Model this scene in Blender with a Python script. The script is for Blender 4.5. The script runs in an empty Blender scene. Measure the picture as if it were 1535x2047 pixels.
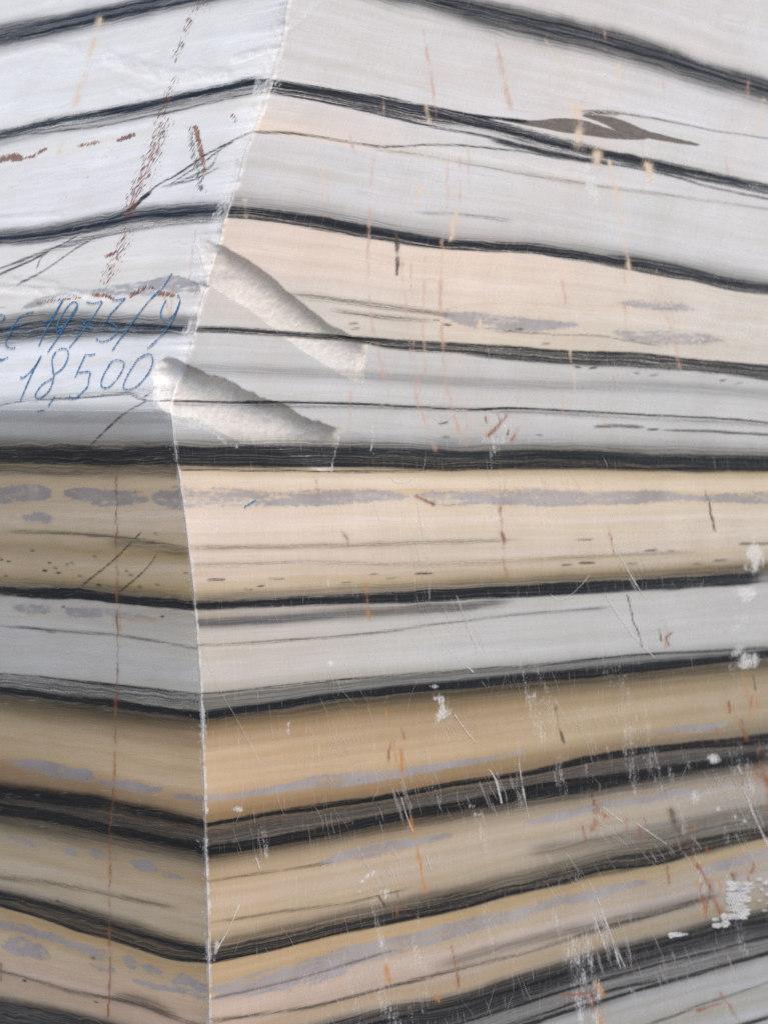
import bpy, math, random
import numpy as np

sc = bpy.context.scene
COL = sc.collection
random.seed(7)

# ------------------------------------------------------------------ camera
F = 3900.0                       # focal length in photo pixels (photo is 1535 x 2047)
CX, CY = 767.5, 1023.5
HORIZON = 905.0
PITCH = math.atan((CY - HORIZON) / F)
CAM_Z = 1.20
cam_d = bpy.data.cameras.new('camera')
cam = bpy.data.objects.new('camera', cam_d)
COL.objects.link(cam)
cam.location = (0, 0, CAM_Z)
cam.rotation_euler = (math.pi / 2 - PITCH, 0, 0)
cam_d.sensor_fit = 'VERTICAL'
cam_d.sensor_height = 36.0
cam_d.lens = F / 2047.0 * 36.0
cam_d.clip_start = 0.05
cam_d.clip_end = 500
cam_d.dof.use_dof = True
cam_d.dof.focus_distance = 2.10
cam_d.dof.aperture_fstop = 6.3
sc.camera = cam

# ------------------------------------------------------------------ light
SUN_EL, SUN_AZ = math.radians(60), math.radians(154)     # azimuth: clockwise from +Y
w = bpy.data.worlds.new('World')
sc.world = w
w.use_nodes = True
nt = w.node_tree
nt.nodes.clear()
sky = nt.nodes.new('ShaderNodeTexSky')
sky.sky_type = 'NISHITA'
sky.sun_disc = False
sky.sun_elevation = SUN_EL
sky.sun_rotation = SUN_AZ
sky.air_density = 1.0
sky.dust_density = 1.2
sky.ozone_density = 1.0
bg = nt.nodes.new('ShaderNodeBackground')
bg.inputs['Strength'].default_value = 0.138
out = nt.nodes.new('ShaderNodeOutputWorld')
nt.links.new(sky.outputs[0], bg.inputs[0])
nt.links.new(bg.outputs[0], out.inputs[0])
sun_d = bpy.data.lights.new('sun', 'SUN')
sun_d.energy = 3.3
sun_d.angle = math.radians(40)
sun_d.color = (1.0, 0.915, 0.82)
sun = bpy.data.objects.new('sun', sun_d)
COL.objects.link(sun)
to_sun = np.array([math.sin(SUN_AZ) * math.cos(SUN_EL), math.cos(SUN_AZ) * math.cos(SUN_EL), math.sin(SUN_EL)])
from mathutils import Vector
sun.rotation_euler = Vector(to_sun).to_track_quat('Z', 'Y').to_euler()
sun.location = (3, -2, 5)
sc.view_settings.view_transform = 'Standard'
sc.view_settings.look = 'None'
sc.view_settings.gamma = 1.0
sc.view_settings.exposure = 0.17
sc.render.film_transparent = False
sc.cycles.use_denoising = False

# ------------------------------------------------------------------ maths
CP, SP = math.cos(PITCH), math.sin(PITCH)
D0 = 2.0


def ray(x, y):
    dx = (np.asarray(x, float) - CX) / F
    dv = -(np.asarray(y, float) - CY) / F
    return dx, CP + dv * SP, -SP + dv * CP          # x, y(forward), z(up)


def pix(P):
    X, Y, Z = P[..., 0], P[..., 1], P[..., 2] - CAM_Z
    fw = Y * CP - Z * SP
    up = Y * SP + Z * CP
    return CX + F * X / fw, CY - F * up / fw


r = ray(370, 1000)
C0 = np.array([r[0] / r[1] * D0, D0])
R2 = np.array([0.6816, 0.7317])           # along the broad right-hand face
L2 = np.array([-0.7317, 0.6816])          # along the side face
N_R = np.array([0.7317, -0.6816, 0.0])
N_L = np.array([-0.6816, -0.7317, 0.0])


def on_right(x, y):
    dx, dy, dz = ray(x, y)
    # solve t*(dx,dy) = C0 + a*R2
    det = dx * (-R2[1]) - dy * (-R2[0])
    t = (C0[0] * (-R2[1]) - C0[1] * (-R2[0])) / det
    a = (t * dx - C0[0]) / R2[0]
    return a, CAM_Z + t * dz


EDGE = np.array([(640, -200), (600, -80), (575, 0), (568, 60), (553, 118), (541, 165), (526, 215), (505, 265), (489, 312), (478, 350),
                 (465, 388), (455, 422), (440, 480), (420, 540), (406, 585), (395, 640), (386, 670), (374, 715), (352, 765),
                 (338, 815), (341, 835), (346, 862), (353, 910), (361, 960), (372, 1040), (385, 1150), (392, 1230),
                 (399, 1330), (405, 1440), (410, 1600), (415, 1780), (420, 2047), (428, 2500)], float)
ea, ez = on_right(EDGE[:, 0], EDGE[:, 1])
o = np.argsort(ez)
EA, EZ = ea[o], ez[o]
KB = 0.022                                  # the saw cuts run very slightly out of level along the side face


ZK = on_right(339, 824)[1]
_u = EZ > ZK
PU = np.polyfit(EZ[_u] - ZK, EA[_u], 2)
PLo = np.polyfit(EZ[~_u] - ZK, EA[~_u], 2)
EFIT = np.where(_u, np.polyval(PU, EZ - ZK), np.polyval(PLo, EZ - ZK))
_shift = np.polyval(PU, 0.0) - np.polyval(PLo, 0.0)


def a_edge(z):
    """arris of the two saw cuts (smooth): sloping above the break, near upright below it"""
    d = np.clip(z - ZK, -0.95, 0.62)
    ex = (z - ZK) - d
    up_ = np.polyval(PU, d) + ex * np.polyval(np.polyder(PU), d)
    lo_ = np.polyval(PLo, d) + ex * np.polyval(np.polyder(PLo), d)
    t = np.clip((z - ZK) / 0.012 * .5 + .5, 0, 1)
    return lo_ * (1 - t) + up_ * t


def a_ragged(z):
    return np.interp(z, EZ, EA) - a_edge(z)


def P_right(a, z):
    return np.stack([C0[0] + a * R2[0], C0[1] + a * R2[1], z], -1)


def P_left(b, z):
    a = a_edge(z - KB * b)
    return np.stack([C0[0] + a * R2[0] + b * L2[0], C0[1] + a * R2[1] + b * L2[1], z], -1)


def on_left(x, y):
    dx, dy, dz = ray(x, y)
    z = np.full_like(np.asarray(x, float), CAM_Z)
    b = np.zeros_like(z)
    for _ in range(30):
        a = a_edge(z - KB * b)
        ox, oy = C0[0] + a * R2[0], C0[1] + a * R2[1]
        det = dx * (-L2[1]) - dy * (-L2[0])
        t = (ox * (-L2[1]) - oy * (-L2[0])) / det
        b = (t * dx - ox) / L2[0]
        z = CAM_Z + t * dz
    return b, z


_tabs = {}


def vnoise(x, y, seed=0):
    if seed not in _tabs:
        _tabs[seed] = np.random.RandomState(seed + 11).rand(256, 256).astype(np.float32)
    T = _tabs[seed]
    xi = np.floor(x).astype(np.int64)
    yi = np.floor(y).astype(np.int64)
    fx = (x - xi).astype(np.float32)
    fy = (y - yi).astype(np.float32)
    fx = fx * fx * (3 - 2 * fx)
    fy = fy * fy * (3 - 2 * fy)
    x0, x1, y0, y1 = xi & 255, (xi + 1) & 255, yi & 255, (yi + 1) & 255
    return (T[x0, y0] * (1 - fx) + T[x1, y0] * fx) * (1 - fy) + (T[x0, y1] * (1 - fx) + T[x1, y1] * fx) * fy


def fbm(x, y, seed=0, octv=4, gain=0.55):
    s, amp, tot = 0.0, 1.0, 0.0
    for k in range(octv):
        s = s + amp * (vnoise(x, y, seed + k) - 0.5)
        tot += amp
        amp *= gain
        x, y = x * 2.03 + 17.3, y * 2.03 + 5.1
    return s / tot * 2.0          # about -1..1


def sstep(a, b, x):
    t = np.clip((x - a) / (b - a), 0, 1)
    return t * t * (3 - 2 * t)


def curve(pts, x):
    """smooth curve through (x, y) points, straight beyond the ends"""
    p = np.array(sorted(pts), float)
    X, Y = p[:, 0], p[:, 1]
    if len(X) == 1:
        return np.full_like(x, Y[0])
    d = np.diff(Y) / np.diff(X)
    m = np.concatenate([[d[0]], (d[:-1] + d[1:]) / 2, [d[-1]]])
    i = np.clip(np.searchsorted(X, x) - 1, 0, len(X) - 2)
    h = X[i + 1] - X[i]
    t = np.clip((x - X[i]) / h, 0, 1)
    y = ((2 * t**3 - 3 * t**2 + 1) * Y[i] + (t**3 - 2 * t**2 + t) * h * m[i] +
         (-2 * t**3 + 3 * t**2) * Y[i + 1] + (t**3 - t**2) * h * m[i + 1])
    y = np.where(x < X[0], Y[0] + (x - X[0]) * m[0], y)
    return np.where(x > X[-1], Y[-1] + (x - X[-1]) * m[-1], y)


# ------------------------------------------------------------------ the sheet of the block's two visible sides
BOT, TOP = 0.0, 2.02
ST = 3.0 / F * D0                           # about three photo pixels at the corner
zs = np.concatenate([np.linspace(BOT, CAM_Z - 0.93, 8)[:-1], np.arange(CAM_Z - 0.93, CAM_Z + 0.72, ST),
                     np.linspace(CAM_Z + 0.72, TOP, 6)[1:]])
xs = np.arange(372, 1640, 2.9)
aR = on_right(xs, np.full_like(xs, 1000.0))[0]
aR = np.concatenate([[0], aR[aR > 0.002] - aR[aR > 0.002][0] + 0.002, [1.5, 1.8, 2.2]])
aR = np.unique(aR)
aRel = aR                                   # distance from the arris along the right face
xs = np.arange(420, -110, -2.7)
dl = ray(xs, np.full_like(xs, 1000.0))
det = dl[0] * (-L2[1]) - dl[1] * (-L2[0])
tt = (C0[0] * (-L2[1]) - C0[1] * (-L2[0])) / det
bL = (tt * dl[0] - C0[0]) / L2[0]
bL = bL[bL > 0.0012]
bL = np.concatenate([bL, [0.62, 0.9, 1.2]])
nL, nR, nZ = len(bL), len(aRel), len(zs)
cols = np.concatenate([-bL[::-1], aRel])     # negative: side face, zero: arris, positive: right face
nC = len(cols)
CC, ZZ = np.meshgrid(cols, zs)
left = CC < 0
jag = a_edge(ZZ)
up = sstep(CAM_Z - 0.01, CAM_Z + 0.06, ZZ)   # the worn upper arris is rougher
rough_e = np.where((ZZ > EZ[0]) & (ZZ < EZ[-1]), a_ragged(ZZ), 0) + (0.0011 + 0.0019 * up) * fbm(ZZ * 38, ZZ * 0 + 3.3, 40, 5) + 0.0018 * up * np.maximum(fbm(ZZ * 110, ZZ * 0 + 9.3, 45, 3), 0)
near_e = np.exp(-np.abs(CC) / 0.03)
P = np.where(left[..., None], P_left(-CC, ZZ), P_right(a_edge(ZZ) + np.maximum(CC, 0), ZZ))
P[..., 0] += rough_e * near_e * R2[0]
P[..., 1] += rough_e * near_e * R2[1]
PX, PY = pix(P)
XE = PX[:, nL][:, None] * np.ones((1, nC))   # pixel of the arris on the same row
Zc = ZZ - KB * np.where(left, -CC, 0)

# ------------------------------------------------------------------ strata (traced on the stone: photo pixels -> surface)
ISO_R = [(-55, [(600, -75), (868, 5), (968, 25), (1068, 48), (1193, 76), (1318, 112), (1443, 152), (1535, 178)]),
         (165, [(535, 165), (620, 180), (700, 195), (768, 210), (868, 230), (968, 250), (1068, 275), (1168, 300), (1268, 320), (1368, 340), (1535, 376)]),
         (422, [(450, 422), (550, 431), (650, 447), (768, 470), (868, 484), (968, 493), (1143, 509), (1268, 529), (1368, 546), (1443, 565), (1535, 580)]),
         (657, [(390, 657), (550, 665), (720, 678), (768, 686), (918, 696), (1018, 704), (1118, 713), (1268, 721), (1418, 733), (1535, 745)]),
         (800, [(300, 800), (450, 803), (575, 804), (768, 810), (943, 819), (1018, 817), (1168, 823), (1318, 832), (1443, 837), (1535, 845)]),
         (912, [(345, 911), (450, 913), (550, 914), (768, 916), (918, 921), (1018, 920), (1118, 919), (1218, 922), (1418, 927), (1535, 928)]),
         (993, [(360, 993), (600, 996), (768, 994), (968, 993), (1168, 995), (1335, 993), (1535, 995)]),
         (1211, [(390, 1211), (550, 1204), (668, 1199), (768, 1196), (868, 1189), (968, 1184), (1118, 1178), (1268, 1170), (1393, 1164), (1493, 1156), (1535, 1152)]),
         (1389, [(400, 1389), (475, 1382), (600, 1368), (768, 1353), (868, 1345), (968, 1337), (1068, 1330), (1168, 1320), (1268, 1311), (1468, 1299)]),
         (1430, [(400, 1430), (500, 1417), (575, 1407), (650, 1396), (768, 1382), (893, 1372), (968, 1365), (1068, 1355), (1168, 1346), (1268, 1337), (1368, 1325), (1493, 1312)]),
         (1595, [(410, 1595), (500, 1582), (625, 1564), (768, 1546), (843, 1537), (978, 1517), (1300, 1468), (1535, 1440)]),
         (1650, [(410, 1650), (550, 1625), (675, 1608), (768, 1594), (918, 1566), (1068, 1543), (1168, 1521), (1293, 1500), (1535, 1477)]),
         (1700, [(412, 1700), (500, 1688), (600, 1671), (700, 1653), (768, 1638), (918, 1611), (1068, 1582), (1218, 1559), (1368, 1535), (1535, 1510)]),
         (1922, [(425, 1922), (550, 1897), (650, 1872), (768, 1846), (918, 1816), (1018, 1787), (1118, 1766), (1193, 1742), (1318, 1726), (1393, 1703), (1535, 1671)]),
         (2115, [(420, 2115), (768, 2018), (918, 1992), (1018, 1958), (1118, 1927), (1218, 1897), (1318, 1872), (1418, 1846), (1535, 1820)])]
ISO_L = [(-55, [(0, 72), (100, 53), (200, 32), (325, 5), (575, -55)]),
         (165, [(0, 270), (75, 251), (200, 229), (275, 214), (375, 192), (500, 166), (541, 163)]),
         (422, [(0, 478), (100, 467), (200, 449), (270, 434), (350, 426), (450, 421)]),
         (657, [(0, 666), (91, 655), (156, 651), (216, 654), (287, 655), (365, 657), (390, 657)]),
         (800, [(0, 809), (42, 802), (109, 798), (182, 793), (234, 789), (300, 800), (335, 801)]),
         (912, [(0, 909), (150, 912), (250, 914), (350, 911)]),
         (993, [(0, 988), (150, 990), (365, 993)]),
         (1211, [(0, 1181), (100, 1186), (175, 1189), (250, 1199), (350, 1207), (390, 1211)]),
         (1389, [(0, 1347), (100, 1356), (230, 1371), (350, 1383), (400, 1389)]),
         (1430, [(0, 1378), (100, 1393), (200, 1403), (300, 1418), (400, 1430)]),
         (1595, [(0, 1518), (80, 1532), (180, 1552), (280, 1573), (350, 1586), (410, 1595)]),
         (1650, [(0, 1582), (100, 1595), (200, 1607), (260, 1620), (350, 1637), (410, 1650)]),
         (1700, [(0, 1618), (115, 1635), (200, 1653), (287, 1672), (373, 1689), (412, 1698)]),
         (1922, [(0, 1810), (86, 1835), (160, 1860), (218, 1876), (287, 1898), (344, 1915), (416, 1924)]),
         (2115, [(0, 1996), (86, 2012), (172, 2033), (300, 2072), (420, 2112)])]


def strat(side_mask, iso):
    x, y = PX[side_mask], PY[side_mask]
    Y = np.stack([curve(p, x) for _, p in iso])
    keys = [k for k, _ in iso]
    for i in range(1, len(iso)):
        Y[i] = np.maximum(Y[i], Y[i - 1] + 3)
    s = np.empty_like(x)
    s[:] = keys[0] + (y - Y[0]) * 1.05
    for i in range(len(iso) - 1):
        m = (y >= Y[i])
        t = (y - Y[i]) / (Y[i + 1] - Y[i])
        s[m] = (keys[i] + t * (keys[i + 1] - keys[i]))[m]
    m = y >= Y[-1]
    s[m] = keys[-1] + ((y - Y[-1]) * 1.1)[m]
    return s


S = np.zeros_like(PX)
S[left] = strat(left, ISO_L)
S[~left] = strat(~left, ISO_R)

# ---- ground colours of the stone by stratum: arris-left, far-left, arris-right, mid-right, far-right (sRGB, as the stone looks, some shade included)
ROWS = [
    (-400, (206, 205, 203), (206, 205, 203), (206, 203, 200), (206, 203, 201), (206, 205, 203)),
    (100, (208, 208, 206), (208, 208, 206), (206, 203, 201), (210, 205, 202), (208, 206, 204)),
    (205, (210, 208, 204), (208, 207, 203), (212, 203, 196), (207, 204, 202), (206, 204, 203)),
    (235, (208, 207, 204), (208, 207, 204), (219, 203, 189), (211, 207, 203), (206, 204, 203)),
    (258, (207, 206, 204), (207, 206, 204), (223, 203, 181), (210, 206, 202), (206, 204, 203)),
    (270, (207, 206, 206), (207, 206, 206), (205, 202, 201), (206, 204, 202), (205, 204, 203)),
    (395, (204, 203, 202), (205, 204, 203), (199, 197, 196), (203, 201, 199), (203, 203, 201)),
    (445, (204, 202, 198), (204, 202, 198), (212, 197, 182), (222, 201, 180), (206, 198, 186)),
    (520, (204, 201, 196), (204, 201, 196), (215, 199, 185), (223, 205, 188), (206, 199, 188)),
    (575, (200, 197, 192), (202, 199, 194), (204, 198, 192), (217, 202, 185), (204, 198, 188)),
    (640, (198, 195, 189), (200, 197, 190), (200, 196, 190), (206, 194, 174), (201, 193, 180)),
    (680, (203, 204, 205), (203, 204, 205), (198, 197, 195), (193, 192, 189), (191, 191, 188)),
    (780, (202, 203, 204), (202, 203, 204), (197, 196, 194), (195, 194, 191), (192, 192, 190)),
    (870, (190, 188, 182), (188, 186, 180), (192, 191, 188), (190, 189, 186), (188, 188, 185)),
    (930, (182, 160, 124), (168, 148, 112), (188, 166, 128), (172, 152, 114), (166, 146, 110)),
    (955, (196, 178, 144), (176, 158, 124), (215, 197, 166), (214, 198, 168), (208, 194, 166)),
    (1000, (196, 178, 146), (178, 162, 132), (217, 200, 176), (215, 198, 168), (208, 195, 170)),
    (1040, (198, 182, 154), (186, 172, 144), (222, 205, 184), (215, 199, 173), (207, 196, 175)),
    (1090, (190, 172, 138), (176, 160, 130), (217, 198, 172), (208, 192, 165), (202, 191, 168)),
    (1112, (168, 146, 104), (160, 140, 102), (214, 195, 172), (206, 191, 167), (200, 189, 168)),
    (1145, (190, 172, 136), (182, 166, 134), (213, 194, 171), (206, 191, 168), (198, 186, 164)),
    (1185, (180, 158, 112), (172, 152, 112), (205, 183, 146), (186, 166, 126), (156, 140, 104)),
    (1224, (168, 163, 152), (180, 178, 172), (186, 176, 160), (190, 188, 184), (190, 190, 188)),
    (1245, (172, 166, 152), (184, 182, 176), (172, 164, 152), (188, 186, 182), (190, 190, 188)),
    (1280, (190, 187, 180), (187, 187, 184), (205, 194, 183), (195, 194, 191), (188, 188, 186)),
    (1360, (186, 184, 178), (185, 185, 182), (204, 196, 185), (196, 196, 193), (190, 190, 188)),
    (1410, (170, 168, 160), (168, 168, 162), (182, 178, 168), (180, 180, 176), (172, 172, 170)),
    (1448, (134, 114, 78), (126, 114, 84), (142, 118, 78), (134, 114, 76), (146, 130, 96)),
    (1478, (160, 132, 86), (146, 128, 90), (180, 148, 100), (166, 140, 96), (166, 148, 110)),
    (1512, (196, 168, 120), (182, 160, 118), (207, 175, 127), (188, 160, 114), (176, 158, 120)),
    (1575, (204, 176, 128), (188, 166, 122), (215, 183, 136), (202, 174, 126), (172, 156, 118)),
    (1605, (172, 138, 90), (150, 122, 78), (190, 155, 105), (172, 142, 92), (150, 138, 108)),
    (1632, (150, 122, 82), (136, 108, 66), (160, 124, 76), (148, 118, 74), (130, 122, 102)),
    (1675, (104, 99, 89), (102, 97, 87), (106, 100, 90), (105, 101, 92), (106, 103, 97)),
    (1738, (170, 146, 104), (150, 138, 108), (188, 160, 114), (182, 160, 122), (168, 160, 138)),
    (1780, (192, 166, 122), (178, 162, 128), (207, 177, 132), (198, 180, 148), (174, 169, 156)),
    (1830, (190, 170, 132), (186, 173, 142), (209, 181, 140), (194, 178, 148), (172, 167, 153)),
    (1880, (184, 164, 126), (174, 163, 136), (201, 174, 134), (188, 172, 144), (168, 164, 150)),
    (1940, (188, 158, 106), (176, 148, 96), (206, 172, 118), (190, 162, 110), (178, 158, 112)),
    (1985, (196, 172, 134), (192, 172, 134), (206, 178, 140), (196, 176, 142), (178, 170, 152)),
    (2015, (204, 178, 148), (198, 176, 144), (214, 188, 162), (204, 188, 168), (178, 172, 162)),
    (2060, (196, 168, 140), (188, 164, 140), (206, 178, 152), (192, 173, 150), (172, 164, 150)),
    (2095, (190, 164, 126), (182, 160, 126), (200, 172, 132), (188, 167, 130), (168, 156, 128)),
    (2135, (160, 154, 146), (160, 156, 148), (160, 154, 146), (156, 154, 152), (156, 156, 155)),
    (2230, (176, 174, 170), (176, 174, 170), (176, 174, 170), (176, 175, 172), (174, 174, 172)),
    (2600, (182, 180, 176), (182, 180, 176), (182, 180, 176), (180, 179, 176), (178, 178, 176)),
]
GAIN = 1.0


def lin(c):
    c = np.asarray(c, float) / 255.0
    return np.where(c < 0.04045, c / 12.92, ((c + 0.055) / 1.055) ** 2.4)


rk = np.array([q[0] for q in ROWS], float)
rc = lin(np.array([q[1:] for q in ROWS]))          # rows x 5 x 3
flow_x = np.where(left, -CC * 2.6 + 40, CC + 0.0)
warp = 7 * fbm(flow_x * 5, S * 0.012, 60, 3)
Sw = S + warp
wl = np.clip((XE - PX) / np.maximum(XE, 1), 0, 1)
wm = np.clip((PX - XE) / (950 - XE), 0, 1)
wr = np.clip((PX - 950) / 585.0, 0, 1)
BASE = np.zeros(PX.shape + (3,), np.float32)
for ch in range(3):
    c = [np.interp(Sw, rk, rc[:, j, ch]) for j in range(5)]
    BASE[..., ch] = np.where(left, c[0] * (1 - wl) + c[1] * wl, (c[2] * (1 - wm) + c[3] * wm) * (1 - wr) + c[4] * wr)
lum = (BASE @ np.array([.3, .55, .15], np.float32))[..., None]
sat = (.85 - .09 * sstep(1380, 1500, S))[..., None]
BASE = (lum + sat * (BASE - lum)) * (1 + .04 * sstep(900, 960, S) - .10 * sstep(960, 1230, S) - .10 * sstep(1200, 2000, S))[..., None]  # lower strata darkened in colour, standing in for shade towards the ground
lowl = (left & (Zc < on_right(339, 824)[1]))
BASE[lowl] *= 1.10
BASE[lowl & (S > 915)] *= 1.16
warmz = sstep(915, 940, S) * (1 - sstep(1205, 1222, S) * (1 - sstep(1432, 1446, S))) * (1 - sstep(2105, 2135, S))
BASE *= 1 + warmz[..., None] * np.array([.022, -.012, .0]) + (sstep(1205, 1222, S) * (1 - warmz))[..., None] * np.array([.006, .0, -.012])
BASE[(~left) & (S < 880)] *= 1.05
BASE[lowl] *= np.array([1.03, .995, .955])
lay = fbm(flow_x * 1.3, Sw / 11.0, 720, 5)
lay2 = fbm(flow_x * 1.0 + 9, Sw / 26.0, 730, 4)
och = sstep(925, 945, S) * (1 - .7 * sstep(1215, 1228, S) * (1 - sstep(1425, 1445, S)))
for ch, e in enumerate((.05, .075, .15)):
    BASE[..., ch] *= 1 + e * lay * (.45 + och) + e * lay2 * (.3 + och)
BASE *= 1 - ((~left) * .8 + .2)[..., None] * np.array([0, .010, .030])
pk = np.clip(fbm(PX / 190, PY / 260, 740, 3) + .1, 0, 1) * (~left) * (1 - sstep(820, 900, S))
BASE *= 1 - pk[..., None] * np.array([-.01, .035, .06])

BASE[left & (Zc > on_right(339, 824)[1])] *= 1.19  # sloping cut made paler in colour, adding to the skylight it catches

# ---- dark veins: (side, [(x, top, bottom)...], soft top, soft bottom, strength, wobble)
DARK = np.zeros(PX.shape)
HALO = np.zeros(PX.shape)
LENS = np.zeros(PX.shape)
BROWN = np.zeros(PX.shape)
OCHRE = np.zeros(PX.shape)
_seed = [100]


def band(target, side, pts, st, sb, k, wob=3.0, ends=None, mode='max'):
    _seed[0] += 3
    if target is DARK and (st >= 8 or sb >= 8):
        target = HALO
        mode = 'add'
        st, sb, k = st * .8, sb * .8, k * .85
    elif target is DARK:
        pts = [(x_, t_ + .45 * min(st, (b_ - t_) * .4), b_ - .45 * min(sb, (b_ - t_) * .4)) for x_, t_, b_ in pts]
        st, sb = max(st * .6, 1.2), max(sb * .6, 1.2)
    sd = _seed[0]
    m = left if side == 'L' else ~left
    allx = [p[0] for p in pts]
    allt = [p[1] for p in pts]
    allb = [p[2] for p in pts]
    if ends is not None:
        m = m & (PX > min(allx) - ends) & (PX < max(allx) + ends)
        m = m & (PY > min(allt) - 5 * st - 20) & (PY < max(allb) + 5 * sb + 20)
    x, y = PX[m], PY[m]
    fine = np.minimum(wob, 3) * .35
    n1 = fbm(x / 70.0, y / 300.0, sd, 4) * wob + fbm(x / 9.0, y / 40.0, sd + 2, 3) * fine
    n2 = fbm(x / 70.0 + 50, y / 300.0, sd + 1, 4) * wob
    yt = curve([(p[0], p[1]) for p in pts], x) + n1
    yb = curve([(p[0], p[2]) for p in pts], x) + n2
    yb = np.maximum(yb, yt + 0.3)
    d = np.where(y < yt, np.exp(-((yt - y) / st) ** 1.3), np.where(y > yb, np.exp(-((y - yb) / sb) ** 1.3), 1.0)) * k
    if ends is not None:
        d = d * sstep(min(allx) - ends, min(allx) + ends * 0.5, x) * (1 - sstep(max(allx) - ends * 0.5, max(allx) + ends, x))
    cur = target[m]
    target[m] = np.maximum(cur, d) if mode == 'max' else 1 - (1 - cur) * (1 - d)


def line(target, side, pts, w, k, wob=2.0, ends=None, soft=1.6):
    band(target, side, [(x, y - w / 2, y + w / 2) for x, y in pts], soft, soft, k, wob, ends)


D = DARK
# right face
band(D, 'R', [(600, -95, -52), (868, -14, 10), (968, 10, 40), (1068, 32, 66), (1193, 60, 92), (1318, 97, 128), (1400, 131, 158), (1535, 164, 192)], 10, 16, .58, 5)
line(D, 'R', [(600, -70), (868, -6), (968, 17), (1068, 40), (1193, 66), (1318, 104), (1535, 172)], 3, .95, 4)
line(D, 'R', [(600, -60), (868, 4), (968, 28), (1068, 55), (1193, 84), (1318, 118), (1535, 182)], 4, .95, 4)
band(D, 'R', [(535, 158, 180), (620, 170, 194), (700, 183, 212), (768, 194, 229), (868, 216, 245), (968, 237, 259), (1068, 263, 287), (1168, 288, 312), (1218, 301, 321), (1318, 321, 345), (1418, 343, 363), (1535, 367, 387)], 3, 7, .60, 3)
band(D, 'R', [(535, 160, 170), (620, 172, 184), (700, 186, 199), (768, 196, 211), (868, 222, 234), (968, 244, 256), (1068, 270, 283), (1168, 293, 306), (1268, 313, 325), (1535, 375, 379)], 3, 4, .98, 3)
line(D, 'R', [(535, 183), (620, 198), (700, 215), (768, 230), (868, 254), (968, 272), (1068, 297), (1143, 312), (1218, 326), (1318, 345), (1418, 373), (1535, 398)], 2, .6, 2)
line(D, 'R', [(840, 211), (868, 216), (943, 231), (1000, 237), (1043, 242)], 4, .92, 1.5, 18)
line(D, 'R', [(1000, 283), (1068, 300), (1143, 316), (1205, 325)], 8, .7, 2, 30, 4)
line(D, 'R', [(1168, 222), (1218, 223), (1268, 231), (1328, 241), (1418, 259), (1535, 277)], 1.2, .32, 1.5, 20)
line(D, 'R', [(1172, 227), (1205, 226), (1235, 229)], 3, .4, 1, 12)
line(D, 'R', [(505, 263), (600, 268), (700, 284), (768, 293), (868, 289), (968, 295), (1043, 303), (1118, 318)], 1.6, .42, 2.5, 25)
line(D, 'R', [(768, 300), (843, 310), (1118, 360), (1300, 385), (1535, 418)], 2, .14, 2, 40, 4)
line(D, 'R', [(850, 425), (950, 432), (1010, 440)], 3, .12, 2, 30, 4)
band(D, 'R', [(450, 398, 416), (550, 412, 424), (650, 427, 440), (768, 450, 462), (868, 468, 478), (1143, 494, 502), (1535, 560, 572)], 16, 4, .17, 3)
band(D, 'R', [(450, 413, 434), (550, 420, 443), (650, 435, 461), (768, 458, 481), (868, 475, 496), (968, 484, 502), (1068, 488, 508), (1143, 499, 519), (1218, 511, 532), (1268, 516, 541), (1368, 533, 559), (1443, 554, 576), (1535, 569, 588)], 4, 2.5, .66, 3)
band(D, 'R', [(450, 415, 424), (550, 424, 432), (650, 439, 449), (768, 463, 472), (868, 480, 488), (1018, 488, 497), (1143, 506, 514), (1268, 524, 532), (1443, 560, 570), (1535, 575, 582)], 3, 3, .98, 2.5)
band(D, 'R', [(390, 654, 661), (450, 655, 664), (550, 661, 669), (650, 667, 676), (720, 673, 683), (768, 678, 694), (918, 687, 706), (1018, 691, 717), (1118, 701, 726), (1268, 706, 735), (1418, 721, 745), (1535, 730, 760)], 2.5, 4, .60, 2.5)
line(D, 'R', [(390, 657), (550, 664), (720, 677), (768, 681), (918, 690), (1018, 695), (1118, 703), (1268, 708), (1418, 724), (1535, 734)], 4, .95, 2)
line(D, 'R', [(600, 590), (680, 600), (768, 612), (880, 628)], 8, .18, 2, 40, 5)
line(D, 'R', [(680, 622), (768, 634), (850, 640)], 5, .22, 2, 30, 4)
line(D, 'R', [(1000, 661), (1100, 668), (1200, 672), (1300, 688)], 1.5, .2, 3, 30)
line(D, 'R', [(300, 800), (450, 803), (575, 804), (768, 810), (943, 819), (1018, 816), (1168, 823), (1318, 832), (1443, 837), (1535, 845)], 2.0, .62, 2)
line(D, 'R', [(300, 806), (450, 809), (768, 814), (1018, 822), (1318, 838), (1535, 849)], 5, .14, 2, None, 5)
line(D, 'R', [(1195, 853), (1235, 851), (1278, 854)], 6, .3, 1, 15, 2)
line(D, 'R', [(1340, 860), (1430, 863), (1535, 869)], 2, .36, 2, 30, 2)
line(D, 'R', [(768, 755), (1000, 768), (1300, 772), (1535, 790)], 10, .10, 3, None, 10)
band(D, 'R', [(345, 888, 930), (768, 891, 934), (1118, 897, 936), (1535, 908, 940)], 18, 4, .28, 3)
band(D, 'R', [(345, 892, 930), (450, 893, 932), (550, 893, 933), (768, 896, 934), (868, 900, 940), (918, 903, 939), (1018, 901, 937), (1118, 899, 937), (1218, 904, 939), (1318, 907, 942), (1418, 909, 943), (1535, 912, 942)], 4, 3, .64, 3)
band(D, 'R', [(345, 896, 908), (450, 897, 906), (768, 900, 909), (918, 908, 918), (1118, 905, 916), (1318, 912, 920), (1535, 918, 926)], 3, 3, .95, 3)
line(D, 'R', [(345, 925), (550, 928), (768, 930), (918, 934), (1118, 932), (1318, 937), (1535, 937)], 4, .92, 3)
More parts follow.
